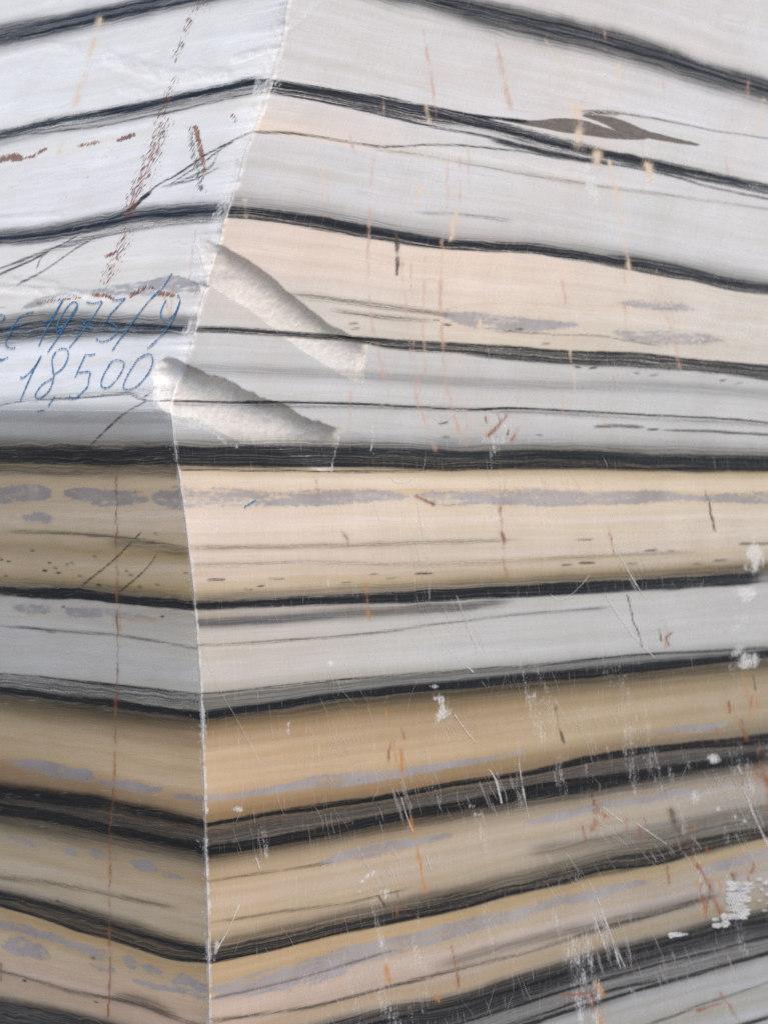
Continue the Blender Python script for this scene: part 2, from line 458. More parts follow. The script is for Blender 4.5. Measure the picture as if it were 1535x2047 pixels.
line(D, 'R', [(345, 938), (550, 941), (700, 943), (850, 942)], 1.2, .4, 2, 30)
line(D, 'R', [(400, 1094), (600, 1092), (800, 1086), (1000, 1080)], 5, .13, 3, 60, 5)
line(D, 'R', [(390, 1130), (600, 1124), (800, 1128), (1000, 1122), (1200, 1112), (1350, 1105)], 4, .10, 3, 60, 5)
for (x0, x1, y, k, wd) in [(418, 447, 1159, .9, 2.5), (833, 862, 1147, .9, 2.5), (490, 502, 1178, .5, 3), (518, 526, 1172, .6, 2.5), (540, 566, 1157, .4, 2), (742, 752, 1148, .5, 4),
                            (776, 790, 1156, .6, 3), (1160, 1185, 1125, .85, 4), (1125, 1140, 1130, .6, 3), (1255, 1270, 1127, .5, 2), (1290, 1310, 1101, .7, 4), (1428, 1450, 1121, .6, 4),
                            (1480, 1535, 1087, .55, 6), (1336, 1345, 1101, .4, 3), (685, 700, 1186 - 20, .35, 3), (1155, 1182, 1079, .4, 4), (868, 874, 640, .8, 2), (888, 898, 648, .8, 2), (1035, 1042, 658, .7, 3),
                            (1085, 1096, 687, .8, 2.5), (1150, 1158, 733, .8, 3), (1180, 1190, 736, .9, 4), (1270, 1275, 745, .7, 3), (1300, 1312, 750, .6, 2), (1440, 1448, 761, .7, 4), (1470, 1480, 767, .5, 4),
                            (1295, 1312, 859, .8, 3), (1075, 1081, 870, .5, 2), (880, 892, 846, .6, 2), (885, 896, 873, .5, 2), (700, 712, 647, .6, 2), (705, 716, 657, .5, 2), (1387, 1400, 1128, .5, 3)]:
    line(D, 'R', [(x0, y), (x1, y + random.uniform(-1.5, 1.5))], wd * .3, k * .62, 1.0, 7, 1.1)
band(D, 'R', [(390, 1196, 1219), (668, 1183, 1208), (968, 1165, 1196), (1268, 1150, 1181), (1535, 1132, 1163)], 12, 3, .25, 3)
band(D, 'R', [(390, 1203, 1219), (500, 1199, 1214), (600, 1193, 1210), (668, 1191, 1208), (768, 1186, 1206), (868, 1178, 1201), (968, 1174, 1195), (1068, 1169, 1191), (1168, 1164, 1186), (1268, 1159, 1180), (1368, 1153, 1174), (1505, 1145, 1166)], 3, 3, 1.0, 3, 25)
line(D, 'R', [(390, 1291), (475, 1287), (560, 1281), (680, 1272), (768, 1262), (868, 1248), (1000, 1232), (1200, 1215)], 2, .17, 2, 30, 3)
band(D, 'R', [(390, 1242, 1250), (500, 1238, 1246), (700, 1222, 1232), (868, 1212, 1222), (1000, 1205, 1207)], 8, 6, .26, 3, 40)
line(D, 'R', [(400, 1389), (475, 1382), (600, 1368), (768, 1353), (868, 1345), (968, 1337), (1068, 1330), (1168, 1320), (1268, 1310), (1468, 1299), (1535, 1295)], 1.6, .6, 1.5)
band(D, 'R', [(400, 1398, 1430), (768, 1360, 1382), (1068, 1335, 1356), (1268, 1318, 1337), (1535, 1299, 1310)], 12, 4, .26, 3)
band(D, 'R', [(400, 1424, 1437), (500, 1410, 1425), (575, 1400, 1414), (650, 1389, 1403), (768, 1375, 1390), (893, 1364, 1379), (968, 1357, 1374), (1068, 1347, 1362), (1168, 1337, 1355), (1268, 1327, 1346), (1368, 1317, 1333), (1493, 1305, 1319), (1535, 1299, 1313)], 5, 3, 1.0, 3)
band(D, 'R', [(400, 1432, 1440), (768, 1384, 1394), (1168, 1348, 1362), (1535, 1308, 1326)], 4, 20, .30, 3)
band(D, 'R', [(410, 1646, 1653), (550, 1620, 1630), (675, 1603, 1613), (768, 1589, 1599), (918, 1561, 1570), (1068, 1538, 1548), (1168, 1514, 1528), (1293, 1494, 1506), (1535, 1467, 1488)], 3, 3, .85, 3)
band(D, 'R', [(410, 1650, 1700), (768, 1594, 1638), (1068, 1543, 1582), (1293, 1498, 1548), (1535, 1475, 1510)], 6, 6, .16, 3)
band(D, 'R', [(412, 1689, 1711), (500, 1679, 1699), (600, 1661, 1682), (700, 1644, 1663), (768, 1629, 1647), (918, 1601, 1621), (1068, 1570, 1596), (1218, 1548, 1572), (1368, 1525, 1547), (1535, 1500, 1521)], 5, 5, 1.0, 3)
band(D, 'R', [(412, 1700, 1716), (768, 1640, 1654), (1068, 1590, 1604), (1535, 1512, 1528)], 5, 16, .3, 3)
line(D, 'R', [(430, 1760), (520, 1745), (640, 1728)], 3, .16, 2, 40, 3)
line(D, 'R', [(430, 1842), (550, 1825), (700, 1803), (800, 1780)], 2.5, .16, 3, 40, 3)
line(D, 'R', [(1080, 1700), (1200, 1682), (1400, 1640), (1535, 1615)], 14, .16, 4, 40, 10)
band(D, 'R', [(425, 1888, 1922), (650, 1838, 1872), (918, 1776, 1816), (1118, 1730, 1767), (1318, 1676, 1726), (1535, 1636, 1672)], 12, 3, .25, 4)
band(D, 'R', [(425, 1897, 1922), (550, 1869, 1897), (650, 1847, 1872), (768, 1822, 1846), (918, 1786, 1816), (1018, 1770, 1788), (1118, 1742, 1767), (1193, 1722, 1743), (1318, 1694, 1726), (1393, 1675, 1704), (1535, 1656, 1672)], 6, 3, .52, 3)
line(D, 'R', [(425, 1921), (550, 1896), (650, 1871), (768, 1845), (918, 1815), (1018, 1787), (1118, 1765), (1193, 1741), (1318, 1725), (1393, 1702), (1535, 1670)], 5, 1.0, 2.5, None, 2.5)
line(D, 'R', [(425, 1996), (600, 1955), (768, 1905)], 3, .15, 2, 40, 3)
line(D, 'R', [(430, 2040), (640, 2008), (768, 1976), (868, 1950), (968, 1925), (1068, 1900), (1168, 1868), (1268, 1838), (1400, 1800)], 4, .28, 4, 50, 4)
line(D, 'R', [(900, 1922), (1068, 1876), (1218, 1845), (1400, 1795)], 10, .16, 4, 50, 8)
band(D, 'R', [(420, 2112, 2160), (768, 2022, 2064), (918, 1994, 2036), (1018, 1962, 2004), (1118, 1931, 1966), (1218, 1901, 1938), (1318, 1877, 1912), (1418, 1850, 1884), (1535, 1824, 1856)], 10, 10, .58, 4)
line(D, 'R', [(420, 2140), (768, 2042), (1018, 1980), (1218, 1918), (1535, 1838)], 5, .95, 4, None, 3)
band(D, 'R', [(420, 2160, 2240), (768, 2060, 2130), (1118, 1962, 2028), (1535, 1852, 1906)], 8, 10, .20, 4)
line(D, 'R', [(420, 2190), (768, 2088), (968, 2030), (1100, 1988), (1318, 1928), (1535, 1872)], 3, .8, 4, None, 2.5)
line(D, 'R', [(420, 2225), (768, 2125), (968, 2072), (1100, 2033), (1218, 1996), (1318, 1966), (1418, 1938), (1535, 1904)], 5, .95, 3, None, 3)
line(D, 'R', [(900, 2078), (1100, 2022), (1200, 1985), (1300, 1962)], 2, .7, 4, 40, 2.5)
line(D, 'R', [(1300, 2047), (1400, 2010), (1535, 1965)], 2, .25, 3, 60, 3)
line(D, 'R', [(1400, 2080), (1535, 2033)], 6, .7, 3, 60, 4)
band(BROWN, 'R', [(1005, 238, 241), (1068, 241, 252), (1128, 237, 263), (1168, 242, 269), (1218, 258, 276), (1258, 268, 278), (1290, 276, 278)], 1.5, 2, 1, 1.5, 10)
band(BROWN, 'R', [(1165, 231, 232), (1205, 233, 246), (1240, 240, 264), (1290, 261, 274), (1340, 275, 283), (1395, 289, 290)], 1.5, 2, 1, 1.5, 10)
# side face
band(D, 'L', [(-100, 78, 104), (0, 60, 84), (100, 42, 64), (200, 22, 43), (325, -5, 15), (575, -60, -36)], 9, 12, .58, 5)
line(D, 'L', [(0, 80), (100, 60), (200, 38), (325, 12), (575, -40)], 4, .95, 4)
line(D, 'L', [(0, 64), (100, 46), (200, 24), (325, -2)], 3, .85, 4)
band(D, 'L', [(-60, 280, 286), (0, 267, 273), (75, 246, 256), (200, 223, 235), (275, 208, 221), (300, 203, 214), (375, 186, 197), (450, 173, 183), (500, 160, 171), (545, 157, 170)], 6, 4, .98, 4)
band(D, 'L', [(-60, 274, 290), (0, 263, 280), (75, 242, 262), (200, 218, 242), (300, 196, 222), (375, 180, 203), (450, 168, 189), (545, 152, 175)], 7, 7, .24, 6)
band(D, 'L', [(0, 464, 490), (100, 450, 482), (200, 430, 464), (270, 416, 452), (350, 408, 446), (450, 406, 438)], 7, 7, .24, 7)
band(D, 'L', [(0, 642, 684), (91, 632, 678), (200, 636, 672), (390, 650, 664)], 8, 8, .26, 6)
line(D, 'L', [(0, 283), (100, 263), (200, 246), (280, 230), (350, 212), (440, 193), (510, 180)], 10, .14, 4, None, 9)
line(D, 'L', [(0, 276), (100, 263), (200, 251), (280, 235), (350, 222), (440, 200), (530, 184)], 1.4, .4, 3)
band(D, 'L', [(-60, 478, 494), (0, 470, 484), (100, 458, 476), (200, 442, 456), (270, 426, 442), (350, 417, 434), (450, 413, 430)], 9, 6, .46, 4)
band(D, 'L', [(-60, 482, 490), (0, 473, 480), (100, 462, 471), (200, 445, 454), (270, 432, 438), (350, 423, 431), (450, 417, 425)], 4, 4, .95, 4)
line(D, 'L', [(120, 492), (200, 470), (270, 455), (350, 444), (450, 436)], 8, .28, 4, 60, 6)
line(D, 'L', [(505, 263), (470, 278), (450, 290), (410, 310), (390, 325), (350, 352), (310, 374), (292, 392)], 1.2, .62, 3, 10)
line(D, 'L', [(300, 385), (282, 400), (266, 416), (255, 422)], 8, .95, 2, 8, 2)
line(D, 'L', [(266, 417), (235, 432), (200, 452)], 4, .6, 3, 20, 3)
line(D, 'L', [(150, 474), (110, 495), (60, 521), (0, 547)], 1.2, .55, 3, 20)
for cp in ([(0, 536), (60, 514), (130, 488)], [(205, 468), (150, 498), (95, 536), (40, 566)], [(330, 372), (380, 362), (430, 338)], [(100, 500), (80, 520), (72, 545)], [(250, 428), (200, 440), (130, 452), (60, 470)], [(480, 275), (440, 300), (400, 330), (340, 370)]):
    line(D, 'L', cp, 1.0, .34, 4, 14, 2.2)
line(D, 'L', [(436, 305), (428, 325), (400, 345), (340, 372)], 1.5, .25, 3, 10, 3)
band(D, 'L', [(-60, 664, 684), (0, 657, 678), (91, 642, 671), (156, 640, 669), (216, 645, 667), (287, 648, 665), (365, 654, 661), (392, 655, 660)], 5, 5, .46, 4)
line(D, 'L', [(-60, 665), (0, 659), (91, 643), (156, 641), (216, 647), (287, 650), (365, 656), (392, 657)], 4, .92, 3, None, 3)
line(D, 'L', [(0, 640), (91, 632), (200, 634), (320, 640)], 10, .16, 5, None, 8)
line(D, 'L', [(0, 809), (42, 802), (109, 798), (182, 793), (234, 788), (260, 788), (278, 796), (296, 801), (335, 801)], 2, .42, 3)
line(D, 'L', [(0, 800), (80, 793), (180, 787), (260, 783)], 8, .08, 3, None, 6)
line(D, 'L', [(312, 772), (300, 786), (288, 794)], 2, .4, 2, 5)
line(D, 'L', [(295, 801), (270, 815), (245, 830), (228, 845), (212, 860), (180, 892)], 1.4, .45, 3, 8)
band(D, 'L', [(0, 886, 924), (150, 888, 928), (250, 889, 930), (350, 888, 929)], 16, 4, .24, 3)
band(D, 'L', [(0, 893, 924), (150, 895, 929), (250, 896, 931), (350, 893, 929)], 6, 4, .80, 5)
line(D, 'L', [(0, 938), (150, 942), (350, 942)], 10, .3, 3, None, 8)
line(D, 'L', [(40, 1063), (150, 1067), (260, 1078), (370, 1094)], 3, .22, 3, 40, 4)
line(D, 'L', [(280, 1066), (262, 1085), (248, 1100), (232, 1116), (210, 1135), (168, 1168)], 1.6, .42, 3, 8, 2.5)
line(D, 'L', [(310, 1113), (298, 1130), (280, 1148), (240, 1182)], 1.4, .36, 3, 8, 2.5)
line(D, 'L', [(230, 1085), (300, 1092), (372, 1105)], 10, .14, 3, 30, 8)
for (x, y, k, wd) in [(66, 1100, .6, 3), (18, 1122, .5, 3), (90, 1140, .8, 4), (112, 1135, .6, 3), (118, 1145, .6, 3), (160, 1150, .5, 4), (198, 1169, .8, 6), (190, 1112, .5, 3), (280, 1172, .5, 3), (262, 1150, .6, 3), (315, 1168, .4, 3), (372, 1145, .4, 3), (12, 1150, .5, 3), (128, 1213, .7, 4), (325, 1232, .8, 4), (115, 1800, .7, 3), (50, 1960, .8, 5), (192, 2003, .6, 3), (187, 1915, .6, 3), (312, 1066, .6, 2), (3, 1118, .6, 4), (100, 1125, .6, 3), (135, 1128, .5, 3), (145, 1126, .5, 3), (255, 1141, .5, 2)]:
    line(D, 'L', [(x - 3, y), (x + 3, y + 1)], wd * .35, k * .7, .5, 3.5, 1.2)
band(D, 'L', [(0, 1168, 1188), (175, 1174, 1196), (390, 1198, 1217)], 12, 4, .24, 3)
band(D, 'L', [(0, 1174, 1188), (100, 1178, 1195), (175, 1180, 1197), (250, 1191, 1207), (350, 1199, 1214), (392, 1204, 1218)], 4, 3, 1.0, 5)
line(D, 'L', [(0, 1252), (60, 1256), (150, 1263), (250, 1272), (392, 1296)], 2, .22, 2, 40, 3)
line(D, 'L', [(40, 1253), (70, 1256), (105, 1262)], 4, .3, 2, 20, 3)
band(D, 'L', [(0, 1347, 1376), (100, 1356, 1390), (200, 1368, 1402), (300, 1379, 1416), (400, 1391, 1430)], 5, 4, .25, 6)
line(D, 'L', [(0, 1346), (100, 1355), (230, 1370), (350, 1383), (402, 1389)], 1.5, .6, 2)
band(D, 'L', [(0, 1372, 1384), (100, 1387, 1398), (200, 1397, 1409), (300, 1411, 1424), (402, 1424, 1437)], 4, 4, 1.0, 4)
band(D, 'L', [(0, 1382, 1394), (200, 1406, 1420), (402, 1432, 1440)], 4, 22, .30, 4)
band(D, 'L', [(0, 1574, 1592), (100, 1586, 1604), (200, 1597, 1612), (260, 1612, 1621), (350, 1632, 1640), (412, 1647, 1653)], 8, 5, .86, 4)
band(D, 'L', [(0, 1588, 1615), (200, 1610, 1650), (412, 1650, 1695)], 6, 5, .24, 4)
band(D, 'L', [(0, 1607, 1628), (115, 1624, 1645), (200, 1643, 1662), (287, 1663, 1680), (373, 1679, 1697), (414, 1687, 1710)], 5, 6, 1.0, 4)
band(D, 'L', [(0, 1626, 1640), (200, 1660, 1676), (414, 1700, 1716)], 5, 18, .30, 4)
line(D, 'L', [(0, 1752), (100, 1765), (200, 1785), (330, 1810)], 5, .16, 4, 40, 6)
band(D, 'L', [(0, 1783, 1808), (86, 1803, 1834), (172, 1826, 1862), (258, 1852, 1888), (344, 1880, 1914), (416, 1898, 1922)], 10, 3, .50, 4)
line(D, 'L', [(0, 1790), (86, 1808), (172, 1832), (258, 1860), (344, 1886), (416, 1904)], 8, .7, 4, None, 5)
line(D, 'L', [(0, 1809), (86, 1834), (160, 1860), (218, 1875), (287, 1897), (344, 1914), (418, 1923)], 3.5, .95, 2.5, None, 2)
line(D, 'L', [(0, 1938), (57, 1955), (115, 1973), (186, 1990), (287, 2010), (372, 2042), (420, 2052)], 5, .24, 4, None, 5)
line(D, 'L', [(240, 1995), (300, 2008), (340, 2025)], 10, .2, 4, 30, 8)
band(D, 'L', [(0, 2002, 2060), (86, 2018, 2080), (172, 2038, 2100), (300, 2076, 2130), (420, 2118, 2170)], 10, 10, .62, 4)
# grey-mauve lenses
M = LENS
R_LENS = [
    [(340, 972, 1012), (450, 979, 1012), (560, 985, 1008), (700, 982, 1008), (740, 981, 1004), (800, 990, 998), (815, 991, 996)],
    [(830, 990, 996), (870, 985, 1010), (968, 983, 1006), (1068, 980, 1008), (1168, 985, 1008), (1268, 984, 1004), (1335, 984, 1001), (1400, 989, 1000), (1470, 988, 1003), (1640, 985, 1006)],
    [(880, 625, 630), (930, 627, 650), (1018, 636, 656), (1100, 643, 656), (1150, 648, 651)],
    [(1240, 604, 607), (1290, 604, 616), (1360, 608, 620), (1390, 615, 617)],
    [(1225, 662, 664), (1270, 665, 682), (1340, 664, 687), (1400, 670, 685), (1450, 677, 678)],
    [(405, 1592, 1600), (500, 1578, 1588), (600, 1560, 1577), (640, 1553, 1572), (700, 1546, 1568), (768, 1540, 1555), (843, 1532, 1542), (950, 1518, 1525), (1050, 1503, 1505)],
    [(1300, 1468, 1470), (1340, 1457, 1466), (1400, 1450, 1461), (1450, 1445, 1447)],
    [(640, 1725, 1728), (700, 1701, 1716), (740, 1693, 1710), (790, 1683, 1700), (850, 1673, 1685), (900, 1667, 1671)],
    [(1050, 1643, 1646), (1110, 1628, 1640), (1200, 1606, 1620), (1280, 1594, 1605), (1310, 1590, 1602), (1330, 1583, 1598), (1390, 1574, 1588), (1405, 1575, 1577)],
    [(1430, 1572, 1576), (1640, 1538, 1545)],
    [(425, 1974, 1980), (500, 1951, 1976), (600, 1926, 1953), (680, 1900, 1934), (768, 1882, 1913), (868, 1857, 1884), (968, 1832, 1855), (1018, 1823, 1842), (1100, 1798, 1814), (1168, 1786, 1800), (1218, 1773, 1784), (1290, 1761, 1767)],
    [(1400, 1736, 1744), (1460, 1716, 1733), (1640, 1665, 1690)],
    [(430, 1990, 1996), (520, 1975, 1985), (590, 1958, 1974), (690, 1937, 1946)],
    [(395, 1242, 1250), (480, 1238, 1249), (600, 1230, 1239), (700, 1222, 1228)],
    [(840, 1214, 1224), (900, 1212, 1220), (955, 1213, 1217)],
]
L_LENS = [
    [(-60, 978, 1003), (0, 976, 1003), (40, 973, 1000), (90, 976, 995), (103, 982, 990)],
    [(130, 985, 990), (160, 979, 1000), (220, 981, 1008), (280, 986, 1003), (300, 991, 995)],
    [(303, 991, 997), (325, 979, 1008), (355, 971, 1014), (372, 973, 1012)],
    [(48, 1035, 1038), (75, 1030, 1041), (95, 1030, 1043), (104, 1036, 1040)],
    [(30, 1211, 1220), (60, 1210, 1225), (100, 1213, 1224)],
    [(135, 1218, 1230), (152, 1217, 1232), (230, 1222, 1232), (300, 1230, 1236)],
    [(20, 1522, 1524), (50, 1522, 1537), (80, 1522, 1542), (110, 1529, 1554), (150, 1539, 1559), (183, 1546, 1560), (190, 1555, 1558)],
    [(195, 1558, 1562), (220, 1561, 1571), (235, 1559, 1572), (260, 1561, 1579), (300, 1573, 1587), (325, 1576, 1578)],
    [(340, 1587, 1590), (380, 1590, 1598), (412, 1594, 1602)],
    [(17, 1669, 1675), (25, 1668, 1679), (50, 1676, 1687), (72, 1688, 1690)],
    [(126, 1699, 1702), (140, 1698, 1707), (152, 1703, 1709)],
    [(181, 1701, 1706), (195, 1699, 1715), (215, 1709, 1716), (235, 1714, 1718)],
    [(260, 1719, 1723), (285, 1719, 1739), (305, 1726, 1740), (315, 1736, 1741)],
    [(320, 1745, 1748), (340, 1746, 1755), (370, 1756, 1758)],
    [(-60, 1825, 1842), (0, 1841, 1857), (30, 1844, 1858), (70, 1856, 1872), (120, 1869, 1885), (160, 1886, 1900), (200, 1896, 1920), (215, 1902, 1918)],
    [(5, 1888, 1892), (25, 1876, 1905), (55, 1881, 1912), (90, 1899, 1916), (102, 1909, 1913)],
    [(245, 1913, 1918), (262, 1913, 1937), (280, 1928, 1931), (300, 1929, 1944), (325, 1941, 1951)],
    [(345, 1963, 1966), (365, 1946, 1979), (390, 1959, 1982), (420, 1972, 1980)],
    [(265, 1955, 1960), (300, 1964, 1974), (350, 1975, 1980), (418, 1993, 1997)],
    [(180, 1925, 1928), (210, 1930, 1937), (230, 1937, 1940)],
    [(45, 612, 618), (75, 596, 612), (120, 586, 600), (160, 592, 594)],
    [(180, 586, 590), (210, 574, 590), (270, 566, 588), (330, 558, 590), (355, 556, 585), (400, 570, 580)],
]
for p in R_LENS:
    band(M, 'R', p, 4.5, 4.5, 1, 5, 14)
    band(OCHRE, 'R', [(x, t - 4, b + 4) for x, t, b in p], 7, 7, .40, 6, 25)
for p in L_LENS:
    band(M, 'L', p, 3.6, 3.6, 1, 6, 9)
    if p[0][1] > 900:
        band(OCHRE, 'L', [(x, t - 4, b + 4) for x, t, b in p], 6, 6, .42, 6, 18)
for pts, wd, k in [([(740, 1228), (768, 1224), (812, 1222)], 8, 1.0), ([(560, 1232), (700, 1228), (820, 1216), (960, 1215)], 2, .7), ([(1250, 955), (1330, 958)], 3, .6), ([(600, 984), (800, 980), (1000, 978)], 2, .6),
                   ([(850, 625), (960, 608), (1240, 612)], 2.5, .5), ([(1440, 634), (1520, 640)], 5, .7), ([(1200, 990), (1300, 985)], 3, .5), ([(760, 1050), (900, 1046), (1100, 1040)], 2, .3)]:
    line(OCHRE, 'R', pts, wd, k, 2, 18, 3)
line(OCHRE, 'L', [(150, 1228), (190, 1229)], 5, .9, 2, 12, 3)
line(OCHRE, 'L', [(230, 1230), (280, 1238), (318, 1242)], 9, 1.0, 3, 12, 3)

LENS *= np.clip(.92 + .9 * fbm(flow_x * 22, S / 9.0, 700, 4), 0, 1.2)
# ------------------------------------------------------------------ wedge grooves, worn arris, ledges (real relief)
inw = -(N_R + N_L)
inw /= np.linalg.norm(inw)
GROOVES = [
    dict(up=[(372, 470), (400, 478), (440, 490), (470, 506), (500, 524), (550, 562), (600, 606), (645, 641), (680, 662), (712, 677), (742, 684)],
         lo=[(372, 540), (400, 566), (420, 571), (470, 601), (520, 636), (565, 671), (620, 712), (680, 747), (722, 770), (742, 783)],
         x0=402, x1=740, e=-0.18, depth=0.0125),
    dict(up=[(300, 735), (325, 722), (345, 720), (380, 734), (420, 750), (460, 763), (500, 786), (530, 800), (570, 812), (600, 832), (640, 847), (682, 862)],
         lo=[(300, 800), (325, 818), (340, 826), (370, 834), (400, 843), (440, 865), (480, 885), (540, 893), (560, 901), (600, 926), (640, 941), (682, 946)],
         x0=312, x1=680, e=-0.22, depth=0.0165)]
DISP = np.zeros(PX.shape)
HEWN = np.zeros(PX.shape)
GID = np.zeros(PX.shape, int)
for gi, g in enumerate(GROOVES):
    box = (PX > g['x0'] - 40) & (PX < g['x1'] + 30) & (PY > 440) & (PY < 980)
    x, y = PX[box], PY[box]
    n = fbm(x / 14, y / 14, 300 + gi * 20, 4)
    yu = curve(g['up'], x) + fbm(x / 22, x * 0 + 2, 310 + gi * 20, 4) * (4 if gi == 0 else 7)
    yl = curve(g['lo'], x) + fbm(x / 26, x * 0 + 7, 320 + gi * 20, 4) * (4 if gi == 0 else 6)
    yl = np.maximum(yl, yu + 4)
    p = (y - yu) / (yl - yu)
    xe = g['x1'] + g['e'] * (y - curve(g['up'], np.full_like(x, g['x1']))) + n * 1.5
    xs0 = g['x0'] + 10 * fbm(y / 30, y * 0, 330 + gi * 20, 3)
    q = (x - xs0) / (xe - xs0)
    pc = np.clip(p, 0, 1)
    prof = np.sin(np.pi * pc ** 0.72) ** 0.85
    prof = np.where((p > 0) & (p < 1), prof, 0)
    qs = sstep(-0.02, 0.20 if gi == 0 else .09, q)
    qe = 1 - sstep(0.93, 1.0, q)
    d = g['depth'] * prof * qs * qe * (1 - 0.25 * np.clip(q, 0, 1))
    inside = (p > 0) & (p < 1) & (q > 0) & (q < 1)
    d = d + np.where(inside, prof * (0.0013 * fbm(x / 11, y / 11, 340 + gi, 4) + 0.0005 * fbm(x / 3.5, y / 3.5, 345 + gi, 3)), 0)
    DISP[box] = np.maximum(DISP[box], np.where(inside, d, 0))
    HEWN[box] = np.maximum(HEWN[box], np.where(inside, 1, 0))
    gg = GID[box]
    gg[inside] = gi + 1
    GID[box] = gg
    # pale crushed rim
    rim = np.exp(-(np.minimum(np.abs(y - yl), 40) / 2.6) ** 1.2) * ((q > 0.03) & (q < .97)) * (0.5 if gi == 0 else .25)
    rim = np.maximum(rim, np.exp(-(np.minimum(np.abs(y - yu), 40) / 1.8) ** 1.2) * ((q > 0.03) & (q < 1.0)) * 0.12)
    rim = np.maximum(rim, np.exp(-(np.abs(x - xe) / 3.0) ** 1.2) * ((p > 0) & (p < 1.02)) * 0.55)
    rim = np.maximum(rim, np.exp(-(np.abs(q) / 0.05) ** 2) * ((p > -.1) & (p < 1.1)) * 0.7)
    g['rim'] = (box, rim)
WHITE = np.zeros(PX.shape)
for g in GROOVES:
    b, rim = g['rim']
    WHITE[b] = np.maximum(WHITE[b], rim)


def poly_dist(pts, X, Y):
    best = np.full(X.shape, 1e9)
    along = np.zeros(X.shape)
    for (x0, y0), (x1, y1) in zip(pts[:-1], pts[1:]):
        dx, dy = x1 - x0, y1 - y0
        t = np.clip(((X - x0) * dx + (Y - y0) * dy) / (dx * dx + dy * dy), 0, 1)
        dd = np.hypot(X - x0 - t * dx, Y - y0 - t * dy)
        best = np.minimum(best, dd)
    return best


dE = np.abs(PX - XE)
nE = fbm(PX / 16, PY / 16, 400, 5)
nE2 = fbm(PX / 45, PY / 45, 410, 4)
upper = 1 - sstep(690, 740, PY)
# lower arris: thin bruised white line
low = 1 - upper
WHITE = np.maximum(WHITE, low * np.exp(-(dE / (5.0 + 3.0 * nE)) ** 1.5) * np.clip(0.80 + 0.7 * nE, 0, 1))
# loose white specks beside the lower arris
WHITE = np.maximum(WHITE, left * low * .75 * (vnoise(PX / 3.4, PY / 3.4, 430) > .80) * np.exp(-dE / 26))
# upper arris: broad crumbled strip, mostly on the side face
wid = np.where(left, 22 + 26 * nE2 + 20 * sstep(520, 100, PY), 5 + 6 * nE)
wid = np.maximum(wid, 3)
cr = upper * (1 - sstep(0.6, 1.15, dE / wid + 0.35 * nE))
WHITE = np.maximum(WHITE, cr * (0.62 + 0.3 * nE))
ROUGH = np.clip(cr, 0, 1)
DISP = np.maximum(DISP, cr * (0.0016 + 0.0014 * nE) * np.exp(-dE / 30) * (HEWN < .5))
# lip where the sloping cut meets the lower side face
zcr = on_right(339, 824)[1]
lipd = np.abs(Zc - zcr) / ST * 3.0
WHITE = np.maximum(WHITE, left * np.exp(-(lipd / (2.6 + nE)) ** 2) * 0.9)
# fractured, crumbled ledges on the sloping cut
LEDGES = [([(225, 118), (290, 140), (350, 152), (450, 148)], 14, .7), ([(0, 575), (80, 580), (150, 588), (220, 592)], 9, .9), ([(245, 175), (300, 190), (340, 188)], 10, .4),
          ([(0, 560), (60, 562), (110, 570)], 9, .5), ([(640, 0), (560, 75), (530, 100), (470, 118)], 8, .6), ([(20, 50), (60, 85), (150, 95)], 9, .45),
          ([(320, 815), (345, 838), (375, 848), (410, 850)], 12, .7), ([(410, 850), (450, 885), (475, 893)], 5, .6), ([(0, 437), (60, 432), (120, 430)], 5, .4)]
for pts, wd, k in LEDGES:
    dd = poly_dist(pts, PX, PY)
    v = (1 - sstep(.5, 1.5, dd / wd + 0.6 * nE)) * k * (HEWN < .5)
    WHITE = np.maximum(WHITE, v * (0.75 + .4 * nE))
    ROUGH = np.maximum(ROUGH, v)
    if pts[0][1] < 800:
        DISP = np.maximum(DISP, v * (0.0018 + 0.0016 * nE) * left)
nE3 = fbm(PX / 9 + PY / 40, PY / 22, 420, 4)
